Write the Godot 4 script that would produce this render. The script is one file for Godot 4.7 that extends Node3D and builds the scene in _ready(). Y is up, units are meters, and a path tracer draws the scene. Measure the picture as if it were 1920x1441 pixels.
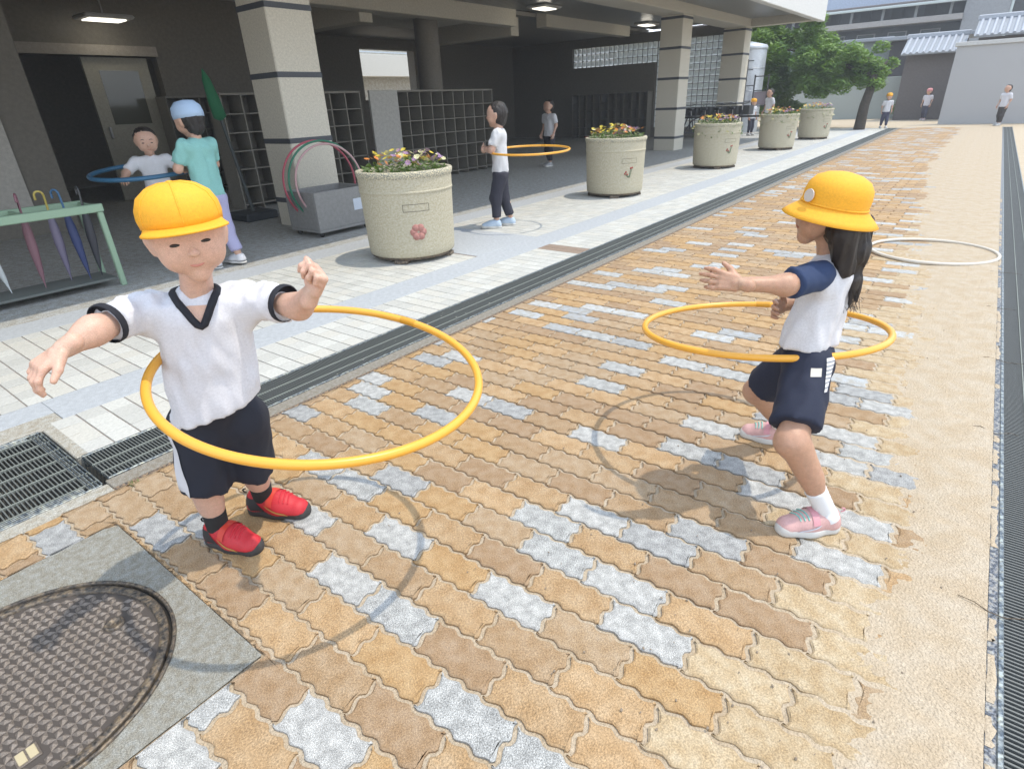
extends Node3D

# ---------------------------------------------------------------- helpers
const PAVER := 0.1125          # half a paver's length
const ROW := 0.10735           # width of a paver row
const LX := -0.9544            # origin of the paver lattice
const LZ := -0.7254
const END := -23.5             # far end of the paved strip
var rng := RandomNumberGenerator.new()
var taken := {}
var mats := {}
var noise := FastNoiseLite.new()

func numbered(called: String) -> String:
	if not taken.has(called):
		taken[called] = 0
		return called
	taken[called] += 1
	return "%s_%03d" % [called, taken[called]]

func tag(o: Node, label: String, category: String, group := "", kind := "") -> Node:
	if label: o.set_meta("label", label)
	if category: o.set_meta("category", category)
	if group: o.set_meta("group", group)
	if kind: o.set_meta("kind", kind)
	return o

func thing(called: String, at: Vector3, label: String, category: String, group := "", turn := 0.0) -> Node3D:
	var o := Node3D.new()
	o.name = numbered(called)
	add_child(o)
	o.position = at
	o.rotation.y = turn
	tag(o, label, category, group)
	return o

func structure(called: String, label := "") -> Node3D:
	var o := Node3D.new()
	o.name = numbered(called)
	add_child(o)
	tag(o, label, called.replace("_", " "), "", "structure")
	return o

func obj(called: String, mesh: Mesh, m: Material, parent: Node, at := Vector3.ZERO) -> MeshInstance3D:
	var o := MeshInstance3D.new()
	o.name = called
	o.mesh = mesh
	o.material_override = m
	parent.add_child(o, true)
	o.position = at
	return o

func copy(o: Node3D, at: Vector3, turn: float, label: String) -> Node3D:
	var c := o.duplicate()
	var base: String = o.name
	c.name = numbered(base)
	add_child(c)
	c.position = at
	c.rotation.y = turn
	c.set_meta("label", label)
	return c

# ---- mesh helper: collects triangles, normals are generated (flat or smooth)
func mb() -> SurfaceTool:
	var st := SurfaceTool.new()
	st.begin(Mesh.PRIMITIVE_TRIANGLES)
	return st

func done(st: SurfaceTool) -> ArrayMesh:
	st.generate_normals()
	return st.commit()

func quad(st: SurfaceTool, a: Vector3, b: Vector3, c: Vector3, d: Vector3) -> void:
	for v in [a, c, b, a, d, c]: st.add_vertex(v)

func outward(st: SurfaceTool, p: Array, from: Vector3) -> void:      # a triangle or quad that faces away from a point
	var n: Vector3 = (p[1] - p[0]).cross(p[2] - p[0])
	var good := n.dot(p[0] - from) > 0.0
	for i in range(1, p.size() - 1):
		for v in ([p[0], p[i + 1], p[i]] if good else [p[0], p[i], p[i + 1]]): st.add_vertex(v)

# a box given by two corners, with chamfered edges when bevel > 0
func box(st: SurfaceTool, lo: Vector3, hi: Vector3, bevel := 0.0, xf := Transform3D.IDENTITY) -> void:
	st.set_smooth_group(-1)
	if bevel <= 0.0:
		var p := []
		for i in 8: p.append(xf * Vector3(hi.x if i & 1 else lo.x, hi.y if i & 2 else lo.y, hi.z if i & 4 else lo.z))
		for f in [[0, 4, 6, 2], [1, 3, 7, 5], [0, 1, 5, 4], [2, 6, 7, 3], [0, 2, 3, 1], [4, 5, 7, 6]]:
			quad(st, p[f[0]], p[f[1]], p[f[2]], p[f[3]])
		return
	var b := minf(bevel, 0.45 * minf(hi.x - lo.x, minf(hi.y - lo.y, hi.z - lo.z)))
	var v := {}
	for i in 8:
		var c := Vector3(hi.x if i & 1 else lo.x, hi.y if i & 2 else lo.y, hi.z if i & 4 else lo.z)
		var s := Vector3(-1 if i & 1 else 1, -1 if i & 2 else 1, -1 if i & 4 else 1) * b
		v[i] = [xf * (c + Vector3(0, s.y, s.z)), xf * (c + Vector3(s.x, 0, s.z)), xf * (c + Vector3(s.x, s.y, 0))]
	var mid := xf * ((lo + hi) * 0.5)
	for f in [[0, 4, 6, 2, 0], [1, 3, 7, 5, 0], [0, 1, 5, 4, 1], [2, 6, 7, 3, 1], [0, 2, 3, 1, 2], [4, 5, 7, 6, 2]]:
		quad(st, v[f[0]][f[4]], v[f[1]][f[4]], v[f[2]][f[4]], v[f[3]][f[4]])
	for e in [[0, 1, 1, 2], [2, 3, 2, 1], [4, 5, 2, 1], [6, 7, 1, 2], [0, 2, 2, 0], [1, 3, 0, 2], [4, 6, 0, 2], [5, 7, 2, 0], [0, 4, 0, 1], [1, 5, 1, 0], [2, 6, 1, 0], [3, 7, 0, 1]]:
		outward(st, [v[e[0]][e[2]], v[e[1]][e[2]], v[e[1]][e[3]], v[e[0]][e[3]]], mid)
	for i in 8:
		outward(st, v[i], mid)

func box_mesh(lo: Vector3, hi: Vector3, bevel := 0.0) -> ArrayMesh:
	var st := mb()
	box(st, lo, hi, bevel)
	return done(st)

# a tube along a path; radii may differ per point
func tube(st: SurfaceTool, path: Array, radius, segs := 8, closed := false, caps := true) -> void:
	st.set_smooth_group(1)
	var n := path.size()
	var rings := []
	var up := Vector3.UP
	for i in n:
		var a: Vector3 = path[(i - 1 + n) % n] if closed or i > 0 else path[0]
		var b: Vector3 = path[(i + 1) % n] if closed or i < n - 1 else path[n - 1]
		var t := (b - a).normalized()
		if i == 0 and absf(t.dot(up)) > 0.95: up = Vector3.RIGHT
		var s := up.cross(t).normalized()
		up = t.cross(s).normalized()
		var r: float = radius[i] if radius is Array else radius
		var ring := []
		for k in segs:
			var w := TAU * k / segs
			ring.append(path[i] + (s * cos(w) + up * sin(w)) * r)
		rings.append(ring)
	var m := n if closed else n - 1
	for i in m:
		var p: Array = rings[i]
		var q: Array = rings[(i + 1) % n]
		for k in segs:
			var l := (k + 1) % segs
			quad(st, p[k], p[l], q[l], q[k])
	if caps and not closed:
		st.set_smooth_group(-1)
		for k in range(1, segs - 1):
			for v in [rings[0][0], rings[0][k], rings[0][k + 1]]: st.add_vertex(v)
			for v in [rings[n - 1][0], rings[n - 1][k + 1], rings[n - 1][k]]: st.add_vertex(v)

func tube_mesh(path: Array, radius, segs := 8, closed := false) -> ArrayMesh:
	var st := mb()
	tube(st, path, radius, segs, closed)
	return done(st)

# a profile of (radius, height) turned about y; sharp corners by repeating a point
func lathe(st: SurfaceTool, prof: Array, segs: int, xf := Transform3D.IDENTITY, smooth := 1) -> void:
	for i in prof.size() - 1:
		var a: Vector2 = prof[i]
		var b: Vector2 = prof[i + 1]
		if a.is_equal_approx(b):
			smooth += 1
			continue
		st.set_smooth_group(smooth)
		for k in segs:
			var w := TAU * k / segs
			var x := TAU * (k + 1) / segs
			var p := xf * Vector3(a.x * cos(w), a.y, a.x * sin(w))
			var q := xf * Vector3(b.x * cos(w), b.y, b.x * sin(w))
			var r := xf * Vector3(b.x * cos(x), b.y, b.x * sin(x))
			var s := xf * Vector3(a.x * cos(x), a.y, a.x * sin(x))
			if a.x < 1e-5:
				for v in [p, r, q]: st.add_vertex(v)
			elif b.x < 1e-5:
				for v in [p, s, q]: st.add_vertex(v)
			else:
				quad(st, p, q, r, s)

func lathe_mesh(prof: Array, segs: int) -> ArrayMesh:
	var st := mb()
	lathe(st, prof, segs)
	return done(st)

func circle(c: Vector3, n: Vector3, r: float, count: int) -> Array:
	n = n.normalized()
	var u := n.cross(Vector3(0, 0, 1)).normalized()
	var v := n.cross(u)
	var a := []
	for i in count: a.append(c + r * (u * cos(TAU * i / count) + v * sin(TAU * i / count)))
	return a

# ---------------------------------------------------------------- materials
func srgb(c: Color) -> Color:
	return c.linear_to_srgb()

func plain(key: String, c: Color, rough := 0.8, metal := 0.0, spec := 0.5) -> StandardMaterial3D:
	if mats.has(key): return mats[key]
	var m := StandardMaterial3D.new()
	m.albedo_color = srgb(c)
	m.roughness = rough
	m.metallic = metal
	m.metallic_specular = spec
	mats[key] = m
	return m

# a grey multiplier texture: coarse patches, fine grain and specks (mean near 1 after scaling by 1/0.75)
func grain(size: int, s: int, coarse: float, fine: float, a_coarse: float, a_fine: float, specks: float, dark := 0.55, warm := 0.0) -> ImageTexture:
	var n1 := FastNoiseLite.new()
	n1.seed = s
	n1.noise_type = FastNoiseLite.TYPE_SIMPLEX_SMOOTH
	n1.frequency = coarse
	n1.fractal_octaves = 4
	var n2 := FastNoiseLite.new()
	n2.seed = s + 7
	n2.frequency = fine
	n2.fractal_octaves = 3
	var a := n1.get_seamless_image(size, size).get_data()
	var b := n2.get_seamless_image(size, size).get_data()
	var g := RandomNumberGenerator.new()
	g.seed = s + 99
	var out := PackedByteArray()
	out.resize(size * size * 3)
	for i in size * size:
		var va := a[i] / 255.0 - 0.5
		var vb := b[i] / 255.0 - 0.5
		var v := 0.75 * (1.0 + va * a_coarse + vb * a_fine + (g.randf() - 0.5) * 0.10)
		if g.randf() < specks: v *= dark if g.randf() < 0.6 else 1.25
		out[i * 3] = int(clampf(v * (1.0 + warm * va), 0.02, 1.0) * 255)
		out[i * 3 + 1] = int(clampf(v, 0.02, 1.0) * 255)
		out[i * 3 + 2] = int(clampf(v * (1.0 - warm * va * 1.6), 0.02, 1.0) * 255)
	var im := Image.create_from_data(size, size, false, Image.FORMAT_RGB8, out)
	return ImageTexture.create_from_image(im)

func bumps(size: int, s: int, freq: float, strength: float, oct := 4) -> ImageTexture:
	var n1 := FastNoiseLite.new()
	n1.seed = s
	n1.frequency = freq
	n1.fractal_octaves = oct
	var im := n1.get_seamless_image(size, size)
	im.convert(Image.FORMAT_RGBA8)
	im.bump_map_to_normal_map(strength)
	return ImageTexture.create_from_image(im)

var tex := {}
func textures() -> void:
	tex.stone = grain(512, 11, 0.012, 0.14, 0.20, 0.36, 0.03, 0.7, -0.07)
	tex.granite = grain(512, 23, 0.02, 0.22, 0.28, 0.6, 0.08, 0.66)
	tex.sand = grain(512, 37, 0.012, 0.16, 0.10, 0.18, 0.012, 0.7, -0.04)
	tex.concrete = grain(512, 41, 0.02, 0.13, 0.24, 0.5, 0.05, 0.65, -0.05)
	tex.fine = grain(512, 53, 0.03, 0.25, 0.10, 0.26, 0.01, 0.8)
	tex.dirt = grain(512, 67, 0.02, 0.06, 1.1, 0.7, 0.02, 0.6, 0.2)
	tex.weave = grain(256, 71, 0.05, 0.4, 0.1, 0.25, 0.0)
	tex.n_rough = bumps(512, 5, 0.06, 5.0)
	tex.n_fine = bumps(512, 6, 0.2, 4.0, 2)
	tex.n_cloth = bumps(256, 9, 0.3, 3.0, 1)
	tex.n_soft = bumps(512, 8, 0.02, 6.0, 3)

func mat(key: String, c: Color, t: String, scale: float, rough := 0.85, nt := "", ns := 1.0, metal := 0.0, world := true) -> StandardMaterial3D:
	if mats.has(key): return mats[key]
	var m := StandardMaterial3D.new()
	m.albedo_color = srgb(Color(c.r / 0.54, c.g / 0.54, c.b / 0.54))
	m.albedo_texture = tex[t]
	m.uv1_triplanar = true
	m.uv1_world_triplanar = world
	m.uv1_scale = Vector3.ONE * scale
	m.roughness = rough
	m.metallic = metal
	if nt:
		m.normal_enabled = true
		m.normal_texture = tex[nt]
		m.normal_scale = ns
	mats[key] = m
	return m

# ---------------------------------------------------------------- blended bodies meshed as surface nets
class Field:
	var a := PackedVector3Array()
	var d := PackedVector3Array()
	var ra := PackedFloat32Array()
	var rb := PackedFloat32Array()
	var inv := PackedFloat32Array()
	var flat := PackedFloat32Array()
	var k := 0.02
	var cut_n := PackedVector3Array()
	var cut_d := PackedFloat32Array()
	var noise: FastNoiseLite
	var amp := 0.0
	var stretch := Vector3.ONE
	func cap(p: Vector3, r0: float, q: Vector3, r1: float, f := 0.0) -> void:
		a.append(p)
		d.append(q - p)
		ra.append(r0)
		rb.append(r1 - r0)
		inv.append(1.0 / maxf((q - p).length_squared(), 1e-8))
		flat.append(f * (q - p).length())
	func ball(p: Vector3, r: float) -> void:
		cap(p, r, p + Vector3(0, 0.0005, 0), r)
	func cut(n: Vector3, p: Vector3) -> void:   # keeps the side that n points away from
		n = n.normalized()
		cut_n.append(n)
		cut_d.append(n.dot(p))
	func one(i: int, p: Vector3) -> float:
		var pa := p - a[i]
		var t := pa.dot(d[i]) * inv[i]
		var h := clampf(t, 0.0, 1.0)
		var v := (pa - d[i] * h).length() - ra[i] - rb[i] * h
		if flat[i] > 0.0: v = maxf(v, (t - 1.0) * flat[i])
		return v
	func dist(p: Vector3, act: PackedInt32Array) -> float:
		var v := 9.0
		for i in act:
			var w := one(i, p)
			var h := k - absf(v - w)
			v = minf(v, w)
			if h > 0.0: v -= h * h / k * 0.25
		if amp > 0.0: v += amp * noise.get_noise_3dv(p * stretch)
		for j in cut_n.size(): v = maxf(v, cut_n[j].dot(p) - cut_d[j])
		return v
	func everything() -> PackedInt32Array:
		return PackedInt32Array(range(a.size()))
	func snap(from: Vector3, dir: Vector3) -> Vector3:   # where a ray from outside meets the surface
		var act := everything()
		var p := from
		dir = dir.normalized()
		for i in 60:
			var v := dist(p, act)
			if v < 0.0004: return p
			p += dir * v * 0.8
			if p.distance_to(from) > 0.5: break
		return from + dir * 9.0      # the ray missed
	func arrays(cell: float, out: Array) -> void:      # out = [vertices, normals, indices], appended to
		var lo := Vector3.ONE * 99.0
		var hi := Vector3.ONE * -99.0
		for i in a.size():
			for q in [a[i], a[i] + d[i]]:
				var r := Vector3.ONE * maxf(ra[i], ra[i] + rb[i])
				lo = lo.min(q - r)
				hi = hi.max(q + r)
		lo -= Vector3.ONE * (cell * 2.5 + amp)
		hi += Vector3.ONE * (cell * 2.5 + amp)
		var bx := int(ceil((hi.x - lo.x) / cell / 4.0))
		var by := int(ceil((hi.y - lo.y) / cell / 4.0))
		var bz := int(ceil((hi.z - lo.z) / cell / 4.0))
		var nx := bx * 4
		var ny := by * 4
		var nz := bz * 4
		var sy := nx
		var sz := nx * ny
		var vals := PackedFloat32Array()
		vals.resize(nx * ny * nz)
		vals.fill(1.0)
		var near := cell * 5.5 + amp
		var hot := PackedInt32Array()
		var n := a.size()
		for z in bz:
			for y in by:
				for x in bx:
					var c := lo + Vector3(x * 4 + 1.5, y * 4 + 1.5, z * 4 + 1.5) * cell
					var ds := PackedFloat32Array()
					var m := 9.0
					for i in n:
						var w := one(i, c)
						ds.append(w)
						m = minf(m, w)
					if m > near + k: continue
					var act := PackedInt32Array()
					for i in n:
						if ds[i] < m + k + near * 2.0: act.append(i)
					var v := dist(c, act)
					var base := x * 4 + y * 4 * sy + z * 4 * sz
					if absf(v) > near:
						if v < 0.0:
							for kk in 4:
								for jj in 4:
									for ii in 4: vals[base + ii + jj * sy + kk * sz] = -1.0
						continue
					hot.append(base)
					for kk in 4:
						for jj in 4:
							for ii in 4:
								vals[base + ii + jj * sy + kk * sz] = dist(lo + Vector3(x * 4 + ii, y * 4 + jj, z * 4 + kk) * cell, act)
		var ids := {}
		var vs := PackedVector3Array()
		var corner := [0, 1, sy, sy + 1, sz, sz + 1, sz + sy, sz + sy + 1]
		var edge := [[0, 1], [2, 3], [4, 5], [6, 7], [0, 2], [1, 3], [4, 6], [5, 7], [0, 4], [1, 5], [2, 6], [3, 7]]
		for base in hot:
			for kk in 4:
				for jj in 4:
					for ii in 4:
						var at := base + ii + jj * sy + kk * sz
						var x := at % nx
						var y := (at / nx) % ny
						var z := at / sz
						if x >= nx - 1 or y >= ny - 1 or z >= nz - 1: continue
						var s0 := vals[at] < 0.0
						var mixed := false
						for q in 7:
							if (vals[at + corner[q + 1]] < 0.0) != s0:
								mixed = true
								break
						if not mixed: continue
						var sum := Vector3.ZERO
						var cnt := 0
						for e in edge:
							var va := vals[at + corner[e[0]]]
							var vb := vals[at + corner[e[1]]]
							if (va < 0.0) != (vb < 0.0):
								var t := va / (va - vb)
								var pa := Vector3(e[0] & 1, (e[0] >> 1) & 1, e[0] >> 2)
								var pb := Vector3(e[1] & 1, (e[1] >> 1) & 1, e[1] >> 2)
								sum += pa + (pb - pa) * t
								cnt += 1
						ids[at] = vs.size()
						vs.append(lo + (Vector3(x, y, z) + sum / cnt) * cell)
		var ix := PackedInt32Array()
		var step := [1, sy, sz]
		for at in ids:
			for ax in 3:
				var s0 := vals[at] < 0.0
				var s1 := vals[at + step[ax]] < 0.0
				if s0 == s1: continue
				var u: int = step[(ax + 1) % 3]
				var w: int = step[(ax + 2) % 3]
				var p0 = ids.get(at - u - w, -1)
				var p1 = ids.get(at - w, -1)
				var p2 = at
				var p3 = ids.get(at - u, -1)
				if p0 < 0 or p1 < 0 or p3 < 0: continue
				p2 = ids[at]
				if s0: ix.append_array([p0, p2, p1, p0, p3, p2])
				else: ix.append_array([p0, p1, p2, p0, p2, p3])
		var ns := PackedVector3Array()
		ns.resize(vs.size())
		for i in range(0, ix.size(), 3):
			var f := (vs[ix[i + 2]] - vs[ix[i]]).cross(vs[ix[i + 1]] - vs[ix[i]])
			ns[ix[i]] += f
			ns[ix[i + 1]] += f
			ns[ix[i + 2]] += f
		var off: int = out[0].size()
		for i in ns.size(): ns[i] = ns[i].normalized()
		out[0].append_array(vs)
		out[1].append_array(ns)
		for i in ix.size(): ix[i] += off
		out[2].append_array(ix)

func nets(fields: Array) -> ArrayMesh:      # fields: [[Field, cell], ...] joined into one mesh
	var out := [PackedVector3Array(), PackedVector3Array(), PackedInt32Array()]
	for f in fields: f[0].arrays(f[1], out)
	var arr := []
	arr.resize(Mesh.ARRAY_MAX)
	arr[Mesh.ARRAY_VERTEX] = out[0]
	arr[Mesh.ARRAY_NORMAL] = out[1]
	arr[Mesh.ARRAY_INDEX] = out[2]
	var m := ArrayMesh.new()
	m.add_surface_from_arrays(Mesh.PRIMITIVE_TRIANGLES, arr)
	return m

# a strip of cloth or trim that lies on a field's surface: rows of (from, direction) rays
func laid(f: Field, rows: Array, off: float) -> ArrayMesh:
	var pts := []
	for row in rows:
		var l := []
		for r in row:
			var p := f.snap(r[0], r[1])
			l.append(p - (r[1] as Vector3).normalized() * off)
		pts.append(l)
	var st := mb()
	st.set_smooth_group(1)
	for i in pts.size() - 1:
		for j in pts[i].size() - 1:
			if pts[i][j].length() > 5.0 or pts[i + 1][j].length() > 5.0 or pts[i][j + 1].length() > 5.0 or pts[i + 1][j + 1].length() > 5.0: continue
			outward(st, [pts[i][j], pts[i + 1][j], pts[i + 1][j + 1], pts[i][j + 1]], pts[i][j] + rows[i][j][1])
	return done(st)

# ---------------------------------------------------------------- people
# the hand: palm, four fingers of two bent segments and a thumb that leaves the side of the palm
func hand(f: Field, wrist: Vector3, dir: Vector3, palm: Vector3, thumb: Vector3, s: float, curl: float, thumb_out: float) -> void:
	dir = dir.normalized()
	palm = (palm - dir * palm.dot(dir)).normalized()
	var side := dir.cross(palm).normalized()
	if side.dot(thumb) < 0.0: side = -side
	f.cap(wrist - dir * 0.03 * s, 0.021 * s, wrist + dir * 0.012 * s, 0.018 * s)
	for i in 4:
		var o := side * (0.0205 - 0.0137 * i) * s
		f.cap(wrist + o * 0.7 + dir * 0.006 * s, 0.0125 * s, wrist + o + dir * 0.052 * s, 0.0105 * s)
		var l: float = [0.026, 0.030, 0.028, 0.021][i] * s
		var c := curl * (1.0 + 0.12 * i)
		var k0 := wrist + o * 1.12 + dir * (0.056 - 0.002 * absf(i - 1.2)) * s
		var d1 := (dir * cos(c * 0.8) + palm * sin(c * 0.8)).rotated(palm, 0.0)
		d1 = (d1 + side * (0.26 - 0.16 * i) * (1.0 - 0.5 * curl)).normalized()
		var k1 := k0 + d1 * l
		var d2 := (dir * cos(c * 1.9) + palm * sin(c * 1.9)).normalized()
		var k2 := k1 + d2 * l * 0.72
		var d3 := (dir * cos(c * 2.5) + palm * sin(c * 2.5)).normalized()
		f.cap(k0, 0.0080 * s, k1, 0.0072 * s)
		f.cap(k1, 0.0074 * s, k2, 0.0064 * s)
		f.cap(k2, 0.0064 * s, k2 + d3 * l * 0.55, 0.0054 * s)
	var t0 := wrist + side * 0.02 * s + dir * 0.016 * s + palm * 0.004 * s
	var t1 := t0 + (side * thumb_out + dir * 0.75 + palm * 0.25).normalized() * 0.03 * s
	var t2 := t1 + (side * thumb_out * 0.7 + dir * 0.95 + palm * 0.3).normalized() * 0.026 * s
	f.cap(t0, 0.0125 * s, t1, 0.0092 * s)
	f.cap(t1, 0.0092 * s, t2, 0.0070 * s)

func shoe(o: Node3D, heel: Vector3, toe: Vector3, ankle: Vector3, q: float, c: Dictionary) -> void:
	var fw := (toe - heel).normalized()
	var l := (toe - heel).length() / 0.2
	var sd := fw.cross(Vector3.UP)
	var f := Field.new()
	f.k = 0.03 * l
	var P := func(x: float, y: float, z: float) -> Vector3: return heel + fw * x * l + Vector3.UP * y * l + sd * z * l
	f.cap(P.call(0.028, 0.028, 0), 0.027 * l, P.call(0.035, 0.058, 0), 0.027 * l)
	f.cap(P.call(0.04, 0.03, 0), 0.03 * l, P.call(0.10, 0.032, 0), 0.032 * l)
	f.cap(P.call(0.10, 0.03, -0.008), 0.03 * l, P.call(0.165, 0.02, -0.004), 0.029 * l)
	f.cap(P.call(0.12, 0.022, 0.012), 0.027 * l, P.call(0.165, 0.02, 0.006), 0.024 * l)
	f.cap(P.call(0.07, 0.055, 0), 0.025 * l, P.call(0.12, 0.04, 0), 0.024 * l)
	f.cut(Vector3.DOWN, P.call(0, 0.02, 0))
	f.cut((ankle - P.call(0.05, 0, 0)).normalized() + Vector3.UP * 0.6 - fw * 0.25, P.call(0.045, 0.082, 0))
	var upper := obj("shoe_upper", nets([[f, 0.004 * q]]), c.shoe, o)
	var g := Field.new()
	g.k = 0.03 * l
	g.cap(P.call(0.03, 0.012, 0), 0.034 * l, P.call(0.10, 0.012, 0), 0.034 * l)
	g.cap(P.call(0.10, 0.012, -0.006), 0.036 * l, P.call(0.168, 0.014, -0.002), 0.034 * l)
	g.cut(Vector3.DOWN, P.call(0, 0.0005, 0))
	g.cut(Vector3.UP - fw * 0.06, P.call(0.08, 0.027, 0))
	obj("sole", nets([[g, 0.004 * q]]), c.sole, o)
	if q > 1.3: return
	# strap over the instep, laces below it and a pull tab behind
	for s in [[0.079, 0.02, c.strap, "strap"]]:
		var rows := []
		for i in 13:
			var w := lerpf(-1.25, 1.25, i / 12.0)
			var row := []
			for j in 3:
				var o2: Vector3 = P.call(s[0] + (j - 1) * s[1] * 0.55, 0.035, 0)
				var dirv := (sd * sin(w) + Vector3.UP * cos(w) + fw * 0.35).normalized()
				row.append([o2 + dirv * 0.09 * l, -dirv])
			rows.append(row)
		var st: ArrayMesh = laid(f, rows, 0.0028)
		obj(s[3], st, s[2], o)
	for i in 3:
		var path := []
		for j in 7:
			var w := lerpf(-0.75, 0.75, j / 6.0)
			var dirv := (sd * sin(w) + Vector3.UP * cos(w) + fw * 0.3).normalized()
			path.append(f.snap(P.call(0.108 + 0.013 * i + 0.006 * sin(w * 2.0), 0.03, 0) + dirv * 0.08 * l, -dirv) + dirv * 0.001)
		obj("lace", tube_mesh(path, 0.0022, 5), c.lace, o)
	for s in [-1.0, 1.0]:      # side trim
		var rows := []
		for i in 7:
			var row := []
			for j in 2:
				var o2: Vector3 = P.call(0.075 + 0.011 * i + 0.012 * j, 0.05 - 0.0035 * i - 0.009 * j, 0)
				row.append([o2 + sd * s * 0.08 * l, -sd * s])
			rows.append(row)
		obj("side_trim", laid(f, rows, 0.0012), c.trim, o)
	if c.has("heel"):
		var rows := []
		for i in 11:
			var w := lerpf(-1.0, 1.0, i / 10.0)
			var row := []
			for j in 5:
				var o2: Vector3 = P.call(0.078 - 0.008 * j, 0.026 + 0.010 * j, 0)
				var dirv := (-fw * cos(w * 1.57) + sd * sin(w * 1.57)).normalized()
				row.append([o2 + dirv * 0.1 * l, -dirv])
			rows.append(row)
		obj("heel_counter", laid(f, rows, 0.0014), c.heel, o)
	var tab := []
	for i in 7:
		var w := PI * i / 6.0
		tab.append(P.call(0.0 - 0.011 * sin(w), 0.066 + 0.013 * (1.0 - cos(w)) * 0.5, 0))
	obj("pull_tab", tube_mesh(tab, 0.0025, 5), c.tab, o)

func sock(o: Node3D, ankle: Vector3, up: Vector3, height: float, r: float, m: Material) -> void:
	var prof := [Vector2(r * 1.12, -0.05), Vector2(r * 1.08, -0.02)]
	var n := 9
	for i in n + 1:
		var y := lerpf(-0.02, height, float(i) / n)
		prof.append(Vector2(r * (1.05 + 0.03 * (i % 2) + 0.05 * y / height), y))
	prof.append(Vector2(r * 0.9, height + 0.001))
	var b := Basis.looking_at(up.normalized(), Vector3(1, 0, 0.3)) * Basis(Vector3.RIGHT, -PI / 2)
	var st := mb()
	lathe(st, prof, 20, Transform3D(b, ankle))
	obj("sock", done(st), m, o)

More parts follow.
